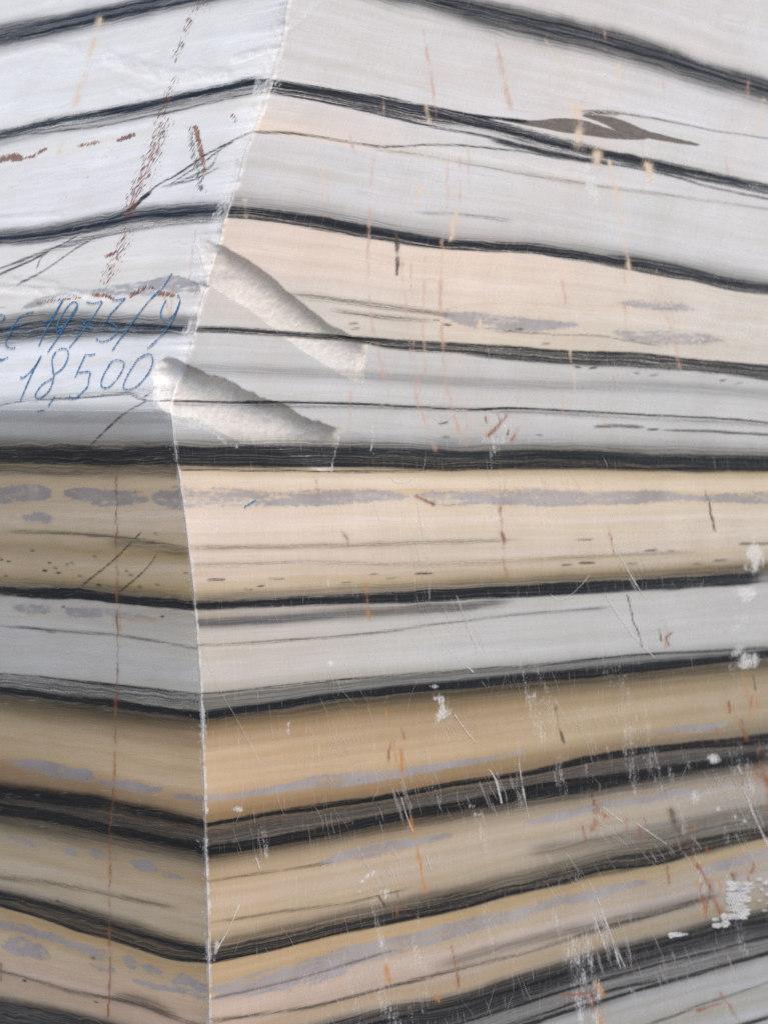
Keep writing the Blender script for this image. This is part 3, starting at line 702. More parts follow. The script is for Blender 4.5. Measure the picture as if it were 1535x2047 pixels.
# white scuffs, lime and bruises on the broad face: (x, y, rx, ry, slant, strength)
for (x, y, rx, ry, sl, k) in [(1182, 372, 17, 46, -.35, .9), (1195, 325, 8, 16, 0, .5), (1168, 180, 16, 26, -.3, .35), (1150, 290, 9, 22, 0, .3), (1300, 350, 14, 26, 0, .4),
                              (1508, 1108, 24, 36, .1, .75), (1496, 1186, 26, 18, -.3, .85), (1470, 1255, 26, 34, .4, .32), (1500, 1322, 30, 22, .7, .8), (1475, 1300, 12, 16, .6, .5),
                              (1422, 1516, 19, 11, -.1, .85), (1392, 1598, 17, 19, 0, .5), (1435, 1617, 6, 5, 0, .6), (1468, 1633, 5, 6, 0, .6), (1487, 1641, 10, 5, -.2, .6),
                              (880, 1395, 13, 12, 0, .7), (884, 1428, 14, 18, .3, .7), (868, 1372, 12, 4, 0, .5), (942, 1612, 10, 8, 0, .5), (952, 1628, 16, 6, -.6, .55),
                              (1196, 1980, 13, 30, .1, .55), (1192, 2035, 14, 18, 0, .5), (1178, 1998, 8, 20, -.2, .4), (1490, 660, 26, 26, 0, .35), (1375, 620, 16, 22, 0, .35),
                              (430, 1900, 9, 26, .25, .5), (660, 1330, 7, 9, .3, .6), (735, 1752, 5, 8, .5, .8), (748, 1745, 6, 9, .3, .8), (725, 1762, 5, 5, 0, .7), (718, 1782, 6, 4, 0, .6), (770, 1785, 12, 14, 0, .5),
                              (820, 1655, 8, 12, 0, .3), (1060, 1400, 14, 22, .3, .4), (1085, 1397, 12, 14, 0, .35), (1290, 1430, 12, 50, -.1, .25), (985, 880, 30, 10, -.2, .45), (1005, 850, 8, 26, -.5, .35), (985, 900, 14, 18, 0, .35),
                              (432, 1062, 8, 22, .15, .45), (410, 1035, 18, 7, -.6, .35), (655, 1165, 6, 14, .2, .3), (500, 1300, 9, 30, .2, .22), (530, 1690, 8, 40, -.1, .35), (575, 1460, 7, 22, .3, .3),
                              (745, 880, 6, 50, 0, .28), (715, 955, 40, 30, 0, .12), (475, 1618, 14, 6, -.5, .6), (990, 1030, 6, 18, -.1, .5), (1000, 960, 5, 40, 0, .3), (700, 330, 30, 16, 0, .18), (560, 150, 10, 40, .3, .4)]:
    u0, v0 = PX - x, PY - y
    u0 = u0 + sl * v0
    rr = np.sqrt((u0 / rx) ** 2 + (v0 / ry) ** 2)
    v = (1 - sstep(.25, 1.35, rr + .55 * nE + .5 * nE3)) * min(k * 1.2, .85) * (~left)
    WHITE = np.maximum(WHITE, v)
# milky smears drawn down the lower right of the broad face
sm = fbm(PX / 60 - PY / 240, PY / 170, 600, 4) + .5 * fbm(PX / 14 - PY / 60, PY / 120, 610, 3)
WHITE = np.maximum(WHITE, (~left) * np.clip(sm - .12, 0, 1) * (.18 + .55 * sstep(900, 1700, PY) * sstep(380, 900, PX)))

# rust and grey crayon smears on the sloping cut (density; the grain breaks them up)
RUST = np.zeros(PX.shape)
INK = np.zeros(PX.shape)


def smear(target, pts, wd, k, side='L', sharp=2.6):
    m = left if side == 'L' else ~left
    dd = poly_dist(pts, PX[m], PY[m])
    target[m] = np.maximum(target[m], k * np.exp(-(dd / (wd * (1.55 if sharp == 2.6 else 1.0))) ** sharp))


smear(RUST, [(415, -20), (385, 25), (362, 90), (350, 118)], 9, .62)
smear(RUST, [(420, -10), (412, 20)], 9, .5)
smear(RUST, [(350, 160), (340, 178), (325, 225), (312, 245)], 10, .62)
smear(RUST, [(328, 250), (308, 300), (290, 345), (272, 385), (258, 425)], 15, .72)
smear(RUST, [(345, 245), (325, 310), (300, 370)], 8, .5)
smear(RUST, [(252, 462), (240, 500), (225, 530), (214, 560)], 12, .66)
smear(RUST, [(268, 462), (250, 510), (232, 545)], 8, .5)
smear(RUST, [(-20, 322), (20, 314), (38, 315)], 12, 1.0, sharp=3)
smear(RUST, [(40, 318), (70, 312)], 3, .9)
smear(RUST, [(76, 306), (93, 298)], 6, .85, sharp=3)
smear(RUST, [(158, 292), (198, 284)], 6, .78, sharp=3)
smear(RUST, [(238, 280), (268, 270)], 6.5, .95, sharp=3)
smear(RUST, [(392, 255), (398, 285), (404, 310)], 8, .95, sharp=3)
smear(RUST, [(404, 305), (408, 345)], 6, .75)
smear(INK, [(382, 258), (388, 310), (395, 345), (402, 375)], 8, .72)
smear(INK, [(388, 370), (388, 412)], 5, .5)
smear(INK, [(408, 350), (414, 390)], 2, .6)
smear(RUST, [(212, 513), (232, 504)], 5, 1.0, sharp=3)
smear(RUST, [(200, 118), (190, 60), (215, 20)], 12, .36)
smear(RUST, [(185, 130), (160, 210)], 9, .34)
smear(INK, [(205, 318), (222, 300)], 8, .5)
smear(INK, [(180, 340), (165, 375)], 5, .5)
smear(INK, [(140, 385), (110, 420), (85, 460)], 5, .45)
smear(INK, [(60, 510), (30, 535)], 9, .3)
smear(INK, [(350, 455), (335, 490)], 5, .35)
smear(RUST, [(465, 232), (470, 240)], 6, .8)
smear(RUST, [(80, 606), (100, 602), (118, 602)], 6, .68)
smear(RUST, [(120, 600), (160, 595)], 2.5, .8)
smear(RUST, [(188, 590), (210, 590)], 7, .88, sharp=2.4)
smear(RUST, [(215, 592), (228, 598)], 6, .9, sharp=2.4)
smear(RUST, [(262, 592), (292, 574), (305, 576)], 8, .85, sharp=2.4)
smear(RUST, [(318, 586), (345, 590)], 8, .88, sharp=2.4)
smear(RUST, [(392, 586), (400, 586)], 6, .6)
smear(RUST, [(0, 615), (12, 614)], 3, .7)
DRIPS = [('rust', 'R', [(1000, 1012), (1003, 1060), (1006, 1100), (1012, 1150)], 8, 4), ('umber', 'R', [(1408, 975), (1418, 1015), (1428, 1062)], 6, 3), ('rust', 'R', [(1215, 1055), (1225, 1095), (1238, 1140)], 3, 3),
         ('umber', 'R', [(1252, 1190), (1266, 1240), (1282, 1292)], 2.6, 2), ('orange', 'R', [(765, 1400), (780, 1460), (792, 1525)], 5, 5), ('orange', 'R', [(800, 1500), (806, 1545), (805, 1570)], 9, 7),
         ('orange', 'R', [(822, 1640), (832, 1685), (840, 1730), (849, 1785)], 8, 5), ('rust', 'R', [(903, 1893), (910, 1930), (918, 1975)], 5, 4), ('umber', 'R', [(1110, 1415), (1117, 1450), (1128, 1485)], 5, 3),
         ('umber', 'R', [(1338, 1620), (1352, 1655), (1376, 1690)], 22, 10), ('rust', 'R', [(1386, 1718), (1412, 1760), (1438, 1825)], 9, 8), ('rust', 'R', [(1400, 1790), (1412, 1835)], 5, 4), ('rust', 'R', [(1523, 1525), (1531, 1560), (1542, 1610)], 14, 9),
         ('rust', 'R', [(1190, 1602), (1194, 1625), (1182, 1655)], 18, 6), ('rust', 'R', [(1194, 1622), (1212, 1632)], 12, 6), ('rust', 'R', [(1505, 1540), (1520, 1550)], 12, 8), ('rust', 'R', [(683, 1058), (690, 1072), (698, 1090)], 7, 5), ('orange', 'R', [(733, 1168), (732, 1200), (740, 1240)], 6, 4),
         ('rust', 'R', [(630, 955), (636, 985)], 6, 4), ('umber', 'R', [(792, 468), (794, 505), (792, 548)], 9, 4), ('rust', 'R', [(832, 992), (848, 1000), (866, 1008)], 7, 5), ('rust', 'R', [(1010, 832), (998, 850), (975, 872)], 10, 6), ('rust', 'R', [(1038, 855), (1022, 880)], 9, 6),
         ('orange', 'R', [(1484, 1345), (1497, 1400), (1500, 1440)], 7, 4), ('rust', 'R', [(1480, 1440), (1490, 1480)], 10, 7), ('orange', 'R', [(770, 1930), (778, 1960)], 14, 5), ('orange', 'R', [(866, 1985), (878, 2000)], 6, 5), ('rust', 'R', [(1345, 1262), (1332, 1275), (1336, 1290)], 8, 6),
         ('orange', 'L', [(239, 1210), (241, 1240), (242, 1268)], 6, 4), ('orange', 'L', [(330, 590), (340, 640), (350, 560)], 3, 3),
         ('rust', 'L', [(232, 940), (234, 1000), (233, 1075), (235, 1140), (234, 1205), (237, 1300), (234, 1380), (230, 1450), (232, 1520), (227, 1600), (222, 1650), (219, 1700), (221, 1760), (219, 1800), (221, 1880), (219, 1940), (216, 2060)], 3.6, 3.2),
         ('orange', 'L', [(230, 1470), (230, 1520), (227, 1565)], 4, 4), ('orange', 'L', [(216, 1695), (220, 1730), (221, 1760)], 7, 4), ('rust', 'L', [(270, 950), (272, 985)], 3, 3), ('rust', 'L', [(0, 1925), (3, 1960)], 5, 3),
         ('pink', 'R', [(745, 320), (739, 420), (735, 520), (742, 640), (776, 790)], 7, 6), ('pink', 'R', [(800, 490), (815, 650), (832, 800), (872, 900)], 6, 5), ('pink', 'R', [(850, 515), (845, 640), (852, 760)], 7, 5), ('pink', 'R', [(884, 480), (880, 620), (890, 770), (922, 880)], 8, 5),
         ('pink', 'R', [(822, 530), (826, 690), (846, 820)], 4, 4), ('pink', 'R', [(845, 60), (862, 150), (872, 235)], 5, 5), ('pink', 'R', [(992, 90), (1008, 160), (1020, 210)], 16, 6), ('cream', 'R', [(1083, 70), (1110, 115), (1160, 172)], 5, 4), ('cream', 'R', [(1218, 322), (1233, 395), (1250, 500), (1262, 560)], 7, 5),
         ('pink', 'R', [(1312, 540), (1330, 620), (1345, 680), (1366, 770)], 6, 4), ('pink', 'R', [(1330, 560), (1345, 640), (1358, 720)], 4, 3), ('cream', 'R', [(1150, 215), (1158, 240), (1155, 290)], 16, 14), ('cream', 'R', [(1193, 308), (1190, 330)], 16, 14), ('cream', 'R', [(1293, 330), (1300, 362)], 14, 8),
         ('cream', 'R', [(488, 400), (490, 440)], 9, 7), ('cream', 'R', [(912, 420), (900, 480)], 9, 7), ('cream', 'R', [(883, 465), (886, 530)], 6, 5), ('cream', 'R', [(852, 205), (856, 245)], 9, 7), ('cream', 'R', [(1525, 200), (1515, 260)], 12, 6), ('pink', 'R', [(648, 130), (652, 170)], 3, 3),
         ('pink', 'R', [(640, 300), (642, 340)], 3, 3), ('pink', 'R', [(470, 260), (480, 340)], 4, 4), ('pink', 'L', [(392, 460), (380, 540), (376, 590)], 2.2, 2), ('cream', 'L', [(200, 40), (175, 130), (150, 210)], 14, 10), ('cream', 'L', [(128, 285), (118, 305)], 8, 6), ('rust', 'R', [(1125, 1990), (1180, 1985)], 6, 5),
         ('rust', 'R', [(1395, 2020), (1440, 2005)], 10, 6), ('rust', 'R', [(1440, 1985), (1478, 2047)], 4, 4), ('orange', 'R', [(1190, 1965), (1205, 1990)], 12, 10), ('orange', 'R', [(1195, 2020), (1200, 2050)], 10, 10)]
_r = random.Random(3)
for cx_, cy_, n_ in [(1190, 1625, 5), (1350, 1690, 4), (1420, 1760, 5), (1505, 1545, 5), (1395, 1745, 3), (1280, 1620, 3), (1470, 1740, 5), (910, 1930, 2), (1190, 1980, 4), (1340, 1270, 3), (1000, 850, 3), (780, 1480, 4), (770, 1780, 3), (1480, 1400, 4), (1440, 1440, 2)]:
    for _ in range(n_):
        x, y = cx_ + _r.gauss(0, 16), cy_ + _r.gauss(0, 22)
        DRIPS.append((_r.choice(['rust', 'rust', 'orange', 'umber']), 'R', [(x, y), (x + _r.uniform(-2, 9), y + _r.uniform(8, 34))], _r.uniform(3, 6), _r.uniform(2, 4)))
for _ in range(26):
    x, y = _r.uniform(600, 1500), _r.uniform(40, 860)
    DRIPS.append((_r.choice(['cream', 'pink', 'pink']), 'R', [(x, y), (x + _r.uniform(-4, 10), y + _r.uniform(20, 110))], _r.uniform(2.5, 7), _r.uniform(2.5, 6)))
TINTS = {'rust': ((.27, .10, .045), .80), 'umber': ((.085, .055, .04), 1.0), 'orange': ((.50, .21, .06), .62), 'pink': ((.60, .36, .28), .55), 'cream': ((.74, .58, .42), .80)}
STAIN = np.zeros(PX.shape)
TINT = np.zeros(PX.shape + (3,)) + .4
for i, (kind, sd, pts, w0, w1) in enumerate(DRIPS):
    c, kk = TINTS[kind]
    m = left if sd == 'L' else ~left
    bx = [p[0] for p in pts]
    by = [p[1] for p in pts]
    m = m & (PX > min(bx) - 60) & (PX < max(bx) + 60) & (PY > min(by) - 60) & (PY < max(by) + 60)
    x, y = PX[m], PY[m]
    jx = x + 3.0 * fbm(y / 18, x * 0 + i, 500 + i, 3)
    dd = poly_dist(pts, jx, y)
    w_ = .5 * (w0 + w1) * (1.0 + .5 * fbm(y / 25, x * 0 + 3 * i, 520 + i, 3))
    al = 0.72 + 1.0 * fbm(x / 40, y / 22, 540 + i, 4)
    v = np.clip(kk * al, 0, 1) * np.exp(-(dd / np.maximum(w_ * .62, 1.6)) ** 1.6)
    if kind in ('rust', 'orange'):          # a weak halo of stained stone round the drip
        v = np.maximum(v, .22 * kk * np.clip(al, 0, 1) * np.exp(-(dd / (w_ * 1.8 + 3)) ** 2))
    cur = STAIN[m]
    tm = TINT[m]
    tm[v > cur] = c
    TINT[m] = tm
    STAIN[m] = np.maximum(cur, v)

# ochre-orange stains in the grooves
for (x, y, rx, ry, k) in [(722, 700, 12, 22, .8), (712, 735, 5, 10, .5), (672, 858, 12, 8, .8), (655, 872, 10, 6, .5), (560, 792, 6, 4, .5)]:
    rr = np.sqrt(((PX - x) / rx) ** 2 + ((PY - y) / ry) ** 2)
    OCHRE = np.maximum(OCHRE, (1 - sstep(.4, 1.3, rr + .5 * nE)) * k)

# saw grain coordinates: x across the saw marks, y along them (metres)
ang = math.radians(64)
zz = ZZ - CAM_Z
sl_across = (-CC) * math.sin(ang) * -1 * -1 + 0
SAWX = np.where(left, np.where(Zc > on_right(385, 655)[1], (-CC) * 0.86 + zz * 0.50, zz + 0.03 * CC), CC)
SAWY = np.where(left, np.where(Zc > on_right(385, 655)[1], -(-CC) * 0.50 + zz * 0.86, CC), zz)
low_side = left & (Zc < zcr)
SAWX = np.where(low_side, zz - 0.16 * CC, SAWX)
SAWY = np.where(low_side, CC + 0.16 * zz, SAWY)

# bevel/relief
P = P + DISP[..., None] * inw

# ------------------------------------------------------------------ materials


def mat_new(name):
    m = bpy.data.materials.new(name)
    m.use_nodes = True
    m.node_tree.nodes.clear()
    return m


class NB:
    def __init__(self, m):
        self.t = m.node_tree

    def n(self, typ, **kw):
        nd = self.t.nodes.new(typ)
        for k, v in kw.items():
            setattr(nd, k, v)
        return nd

    def put(self, sock, v):
        if isinstance(v, bpy.types.NodeSocket):
            self.t.links.new(v, sock)
        else:
            sock.default_value = v

    def math(self, op, a, b=None, c=None, clamp=False):
        nd = self.n('ShaderNodeMath', operation=op, use_clamp=clamp)
        self.put(nd.inputs[0], a)
        if b is not None:
            self.put(nd.inputs[1], b)
        if c is not None:
            self.put(nd.inputs[2], c)
        return nd.outputs[0]

    def attr(self, name, kind='Fac'):
        nd = self.n('ShaderNodeAttribute', attribute_name=name)
        return nd.outputs[kind]

    def vec(self, v, s):
        nd = self.n('ShaderNodeVectorMath', operation='MULTIPLY')
        self.put(nd.inputs[0], v)
        nd.inputs[1].default_value = s
        return nd.outputs[0]

    def noise(self, v, scale=1.0, detail=4, rough=.55, dist=0.0, out='Fac'):
        nd = self.n('ShaderNodeTexNoise')
        self.put(nd.inputs['Vector'], v)
        nd.inputs['Scale'].default_value = scale
        nd.inputs['Detail'].default_value = detail
        nd.inputs['Roughness'].default_value = rough
        nd.inputs['Distortion'].default_value = dist
        return nd.outputs[out]

    def ss(self, v, lo, hi, a=0.0, b=1.0):
        nd = self.n('ShaderNodeMapRange', interpolation_type='SMOOTHSTEP')
        self.put(nd.inputs[0], v)
        for i, q in enumerate((lo, hi, a, b)):
            self.put(nd.inputs[i + 1], q)
        return nd.outputs[0]

    def mix(self, f, a, b, mode='MIX'):
        nd = self.n('ShaderNodeMix', data_type='RGBA', blend_type=mode)
        self.put(nd.inputs[0], f)
        self.put(nd.inputs[6], a)
        self.put(nd.inputs[7], b)
        return nd.outputs[2]


def marble():
    m = mat_new('striped_marble')
    b = NB(m)
    base = b.attr('stone', 'Color')
    flow = b.attr('flow', 'Vector')        # x along the stratum (m), y stratum height, z face
    saw = b.attr('saw', 'Vector')
    spot = b.attr('spot', 'Vector')        # plain metric position on the face
    halo = b.attr('halo')
    dark, lens, brown, ochre = b.attr('dark'), b.attr('lens'), b.attr('brown'), b.attr('ochre')
    white, rust, ink, hewn, rough = b.attr('white'), b.attr('rust'), b.attr('ink'), b.attr('hewn'), b.attr('crumble')
    # fibres along the veins: let the strands wander
    wv = b.n('ShaderNodeTexNoise')
    b.put(wv.inputs['Vector'], b.vec(flow, (13, .03, 3)))
    wv.inputs['Scale'].default_value = 1.0
    wv.inputs['Detail'].default_value = 4
    wo = b.n('ShaderNodeCombineXYZ')
    b.put(wo.inputs[1], b.math('MULTIPLY', b.math('SUBTRACT', wv.outputs['Fac'], .5), 17.0))
    wa = b.n('ShaderNodeVectorMath', operation='ADD')
    b.put(wa.inputs[0], flow)
    b.put(wa.inputs[1], wo.outputs[0])
    flow = wa.outputs[0]
    f1 = b.noise(b.vec(flow, (9, .26, 3)), 1, 5, .60, .25)
    f2 = b.noise(b.vec(flow, (22, .62, 5)), 1, 4, .6, .15)
    f3 = b.noise(b.vec(flow, (1.9, .05, 1)), 1, 3, .45, .3)
    cloud = b.noise(b.vec(spot, (11, 11, 11)), 1, 4, .55)
    grain = b.noise(b.vec(spot, (330, 330, 330)), 1, 2, .6)
    # cloudy, banded ground
    k = b.math('MULTIPLY_ADD', b.math('SUBTRACT', f3, .5), .34, 1.0)
    k = b.math('MULTIPLY_ADD', b.math('SUBTRACT', f1, .5), .07, k)
    k = b.math('MULTIPLY_ADD', b.math('SUBTRACT', cloud, .5), .22, k)
    k = b.math('MULTIPLY_ADD', b.math('SUBTRACT', grain, .5), .08, k)
    kc = b.n('ShaderNodeCombineColor')
    for i, e in enumerate((0.9, 1.0, 1.25)):
        b.put(kc.inputs[i], b.math('POWER', k, e))
    col = b.mix(1.0, base, kc.outputs[0], 'MULTIPLY')
    rg0 = b.noise(b.vec(flow, (2.2, .06, 33)), 1, 3, .6, .2)
    ridge0 = b.ss(b.math('ABSOLUTE', b.math('SUBTRACT', rg0, .5)), 0.0, .022, 1.0, 0.0)
    # thin brown hairlines following the strata
    hl = b.math('MULTIPLY', ridge0, b.ss(f3, .42, .6))
    col = b.mix(b.math('MULTIPLY', hl, .17), col, (.30, .22, .17, 1))
    # ochre seams
    oc = b.math('MULTIPLY', ochre, b.math('MULTIPLY', b.ss(f3, .38, .60), b.ss(f1, .30, .62)))
    col = b.mix(b.math('MULTIPLY', oc, .62), col, (.50, .27, .075, 1))
    # mauve-grey lenses
    mott = b.noise(b.vec(spot, (120, 200, 100)), 1, 4, .65)
    le = b.ss(b.math('ADD', lens, b.math('MULTIPLY_ADD', b.math('SUBTRACT', f2, .5), .6, b.math('MULTIPLY', b.math('SUBTRACT', mott, .5), 1.7))), .15, 1.05)
    lc = b.mix(b.ss(cloud, .3, .7), (.24, .235, .262, 1), (.36, .35, .375, 1))
    lc = b.mix(b.ss(mott, .62, .72), lc, (.17, .15, .16, 1))
    col = b.mix(b.math('MULTIPLY', le, .74), col, lc)
    # brown lens
    br = b.mix(b.math('MULTIPLY_ADD', b.ss(mott, .3, .7), .35, b.math('MULTIPLY', b.ss(f2, .35, .65), .65)), (.05, .037, .030, 1), (.185, .14, .105, 1))
    col = b.mix(b.ss(b.math('MULTIPLY_ADD', b.math('SUBTRACT', f2, .5), .9, brown), .15, .9, 0.0, .90), col, br)
    # freshly broken stone: paler and grainy
    hm = b.noise(b.vec(spot, (160, 160, 160)), 1, 5, .65)
    hcol = b.mix(b.ss(hm, .35, .65), (.57, .515, .45, 1), (.66, .62, .57, 1))
    col = b.mix(b.math('MULTIPLY', hewn, .62), col, hcol)
    # dark veins
    f1c, f2c = b.ss(f1, .34, .66), b.ss(f2, .34, .66)
    f = b.math('MULTIPLY_ADD', f1c, .58, b.math('MULTIPLY', f2c, .42))
    inv = b.math('SUBTRACT', 1.0, dark)
    s1 = b.ss(b.noise(b.vec(flow, (1.5, .23, 13)), 1, 4, .62, .25), .40, .60)
    f = b.math('MULTIPLY_ADD', f, .45, b.math('MULTIPLY', s1, .55))
    f = b.ss(f, .18, .82)
    d = b.math('MULTIPLY', dark, b.math('MULTIPLY_ADD', f, .40, .64))
    d = b.math('MULTIPLY_ADD', b.math('MULTIPLY', b.math('SUBTRACT', f, .46), b.math('MULTIPLY', dark, inv)), .5, d, clamp=True)
    gr = b.noise(b.vec(flow, (120, .55, 41)), 1, 3, .65)
    d = b.math('MULTIPLY_ADD', b.math('MULTIPLY', b.math('SUBTRACT', gr, .5), b.math('MULTIPLY_ADD', b.math('MULTIPLY', dark, inv), 3.0, b.math('MULTIPLY', dark, .35))), 1.0, d, clamp=True)
    rg = b.noise(b.vec(flow, (1.6, .20, 9)), 1, 3, .6, .2)
    ridge = b.ss(b.math('ABSOLUTE', b.math('SUBTRACT', rg, .5)), 0.0, .035, 1.0, 0.0)
    rg2 = b.noise(b.vec(flow, (2.2, .17, 21)), 1, 3, .6, .2)
    ridge2 = b.ss(b.math('ABSOLUTE', b.math('SUBTRACT', rg2, .5)), 0.0, .025, 1.0, 0.0)
    anyd = b.math('MAXIMUM', dark, halo)
    d = b.math('MULTIPLY_ADD', b.math('MULTIPLY', ridge, anyd), .45, d)
    d = b.math('MULTIPLY_ADD', b.math('MULTIPLY', ridge2, dark), -.40, d, clamp=True)
    hh = b.math('MULTIPLY', halo, b.math('MULTIPLY_ADD', f, .55, .72))
    d = b.math('SUBTRACT', 1.0, b.math('MULTIPLY', b.math('SUBTRACT', 1.0, d), b.math('SUBTRACT', 1.0, hh)), clamp=True)
    att = b.math('POWER', .020, d)
    bw = b.n('ShaderNodeRGBToBW')
    b.put(bw.inputs[0], col)
    sky_tint = b.attr('sky_tint')  # blue sky reflection painted into the veins of the sloping cut
    greyc = b.n('ShaderNodeCombineColor')
    b.put(greyc.inputs[0], b.math('MULTIPLY', bw.outputs[0], b.math('MULTIPLY_ADD', sky_tint, -.18, .90)))
    b.put(greyc.inputs[1], b.math('MULTIPLY', bw.outputs[0], .965))
    b.put(greyc.inputs[2], b.math('MULTIPLY', bw.outputs[0], b.math('MULTIPLY_ADD', sky_tint, .22, 1.15)))
    col = b.mix(b.ss(d, .35, .9), col, greyc.outputs[0])
    am = b.n('ShaderNodeCombineColor')
    for i in range(3):
        b.put(am.inputs[i], att)
    col = b.mix(1.0, col, am.outputs[0], 'MULTIPLY')
    # saw grain
    sg = b.noise(b.vec(saw, (520, 38, 1)), 1, 3, .6)
    sg2 = b.noise(b.vec(saw, (170, 4, 1)), 1, 3, .55)
    sk = b.math('MULTIPLY_ADD', b.math('SUBTRACT', sg, .5), .10, 1.0)
    sk = b.math('MULTIPLY_ADD', b.math('SUBTRACT', sg2, .5), .05, sk)
    sc_ = b.n('ShaderNodeCombineColor')
    for i in range(3):
        b.put(sc_.inputs[i], sk)
    col = b.mix(1.0, col, sc_.outputs[0], 'MULTIPLY')
    # pale saw dust caught in the grain
    dust = b.math('MULTIPLY', b.ss(sg, .56, .72), b.ss(sg2, .46, .66))
    col = b.mix(b.math('MULTIPLY', dust, .26), col, (.70, .66, .62, 1))
    spk = b.noise(b.vec(spot, (420, 420, 420)), 1, 3, .6)
    patchy = b.noise(b.vec(spot, (16, 16, 16)), 1, 3, .6)
    col = b.mix(b.math('MULTIPLY', b.math('MULTIPLY', b.ss(spk, .70, .76), b.ss(patchy, .48, .62)), .55), col, (.72, .68, .63, 1))
    # crushed white bruises
    wn = b.noise(b.vec(spot, (230, 230, 230)), 1, 4, .65)
    ws = b.noise(b.vec(spot, (260, 45, 100)), 1, 4, .65)
    wf = b.math('MULTIPLY_ADD', b.math('SUBTRACT', wn, .5), b.math('MULTIPLY', b.ss(white, 0, .3), 1.3), white)
    wf = b.math('MULTIPLY_ADD', b.math('SUBTRACT', ws, .5), b.math('MULTIPLY', b.ss(white, 0, .3), 1.5), wf)
    wf = b.ss(wf, .18, .95)
    col = b.mix(b.math('MULTIPLY', wf, .70), col, b.mix(b.ss(wn, .35, .7), (.66, .645, .625, 1), (.80, .785, .765, 1)))
    # stains that have run down the stone, worn through along the saw marks
    stain = b.attr('stain')
    sf = b.math('MULTIPLY_ADD', b.math('SUBTRACT', b.noise(b.vec(spot, (300, 90, 100)), 1, 4, .65), .5), b.math('MULTIPLY', b.ss(stain, 0, .2), .9), stain)
    sf = b.math('MULTIPLY', b.ss(sf, .0, .85), .90)
    col = b.mix(sf, col, b.attr('tint', 'Color'))
    # crayon and rust broken by the saw marks
    cr = b.noise(b.vec(saw, (430, 120, 1)), 1, 3, .62)
    rf = b.ss(b.math('ADD', cr, b.math('MULTIPLY', rust, .52)), .81, .93)
    rf = b.math('MULTIPLY', rf, b.ss(rust, .08, .25))
    rc_ = b.mix(b.ss(b.noise(b.vec(spot, (60, 60, 60)), 1, 2, .5), .35, .65), (.13, .035, .018, 1), (.27, .085, .028, 1))
    col = b.mix(b.math('MULTIPLY', rf, .85), col, rc_)
    cr2 = b.noise(b.vec(saw, (430, 110, 3)), 1, 3, .62)
    kf = b.ss(b.math('ADD', cr2, b.math('MULTIPLY', ink, .50)), .80, .93)
    kf = b.math('MULTIPLY', kf, b.ss(ink, .08, .25))
    col = b.mix(b.math('MULTIPLY', kf, .78), col, (.07, .062, .058, 1))
    # surface
    bs = b.n('ShaderNodeBsdfPrincipled')
    b.put(bs.inputs['Base Color'], col)
    broken = b.math('MAXIMUM', b.math('MAXIMUM', hewn, rough), wf)
    b.put(bs.inputs['Roughness'], b.math('MULTIPLY_ADD', broken, .30, .50))
    bs.inputs['Specular IOR Level'].default_value = .28
    h = b.math('MULTIPLY', sg, .10)
    h = b.math('MULTIPLY_ADD', sg2, .10, h)
    h = b.math('MULTIPLY_ADD', b.math('MULTIPLY', broken, .36), b.noise(b.vec(spot, (300, 300, 300)), 1, 5, .65), h)
    bp = b.n('ShaderNodeBump')
    bp.inputs['Strength'].default_value = .55
    bp.inputs['Distance'].default_value = .0022
    b.put(bp.inputs['Height'], h)
    b.put(bs.inputs['Normal'], bp.outputs[0])
    o_ = b.n('ShaderNodeOutputMaterial')
    b.put(o_.inputs[0], bs.outputs[0])
    return m


MARBLE = marble()


def mark_mat(name, c1, c2, alpha, dash=0.5, scale=300, rough=.7, soft=.5):
    """thin deposit on the stone, worn through by a grain"""
    m = mat_new(name)
    b = NB(m)
    geo = b.n('ShaderNodeNewGeometry').outputs['Position']
    edge = b.attr('fade')
    n1 = b.noise(geo, scale, 4, .65)
    n2 = b.noise(geo, scale * .15, 3, .6)
    n3 = b.noise(geo, scale * .4, 3, .6)
    v = b.math('MULTIPLY_ADD', b.math('SUBTRACT', n2, .5), 1.1, n1)
    v = b.math('MULTIPLY_ADD', b.math('SUBTRACT', n3, .5), .7, v)
    v = b.math('ADD', v, b.math('MULTIPLY', b.math('SUBTRACT', edge, .6), soft))
    a = b.math('MULTIPLY', b.ss(edge, 0.0, .7), b.ss(v, dash - .2, dash + .26))
    a = b.math('MULTIPLY', a, alpha)
    bs = b.n('ShaderNodeBsdfPrincipled')
    b.put(bs.inputs['Base Color'], b.mix(b.ss(n2, .35, .65), c1 + (1,), c2 + (1,)))
    bs.inputs['Roughness'].default_value = rough
    bs.inputs['Specular IOR Level'].default_value = .2
    b.put(bs.inputs['Alpha'], a)
    o_ = b.n('ShaderNodeOutputMaterial')
    b.put(o_.inputs[0], bs.outputs[0])
    return m


M_CRAYON = mark_mat('blue_crayon', (.02, .125, .29), (.05, .22, .42), .90, .24, 520, soft=.1)
M_SCRATCH = mark_mat('white_scratch', (.66, .62, .57), (.78, .75, .71), .60, .40, 300, soft=.8)
M_FAINT = mark_mat('faint_scratch', (.64, .60, .56), (.74, .70, .66), .20, .44, 300, soft=.8)
M_RUST = mark_mat('rust_stain', (.26, .10, .04), (.42, .20, .08), .66, .44, 240)
M_ORANGE = mark_mat('orange_stain', (.45, .17, .035), (.58, .27, .07), .72, .42, 240)
M_PINK = mark_mat('pink_stain', (.62, .40, .32), (.70, .50, .40), .50, .46, 200)
M_UMBER = mark_mat('umber_stain', (.07, .045, .035), (.17, .10, .06), .72, .40, 260)
M_LIME = mark_mat('white_lime', (.58, .575, .565), (.70, .695, .68), .72, .38, 200)
M_CREAM = mark_mat('cream_scuff', (.72, .60, .46), (.78, .69, .57), .55, .46, 200)

# ------------------------------------------------------------------ objects


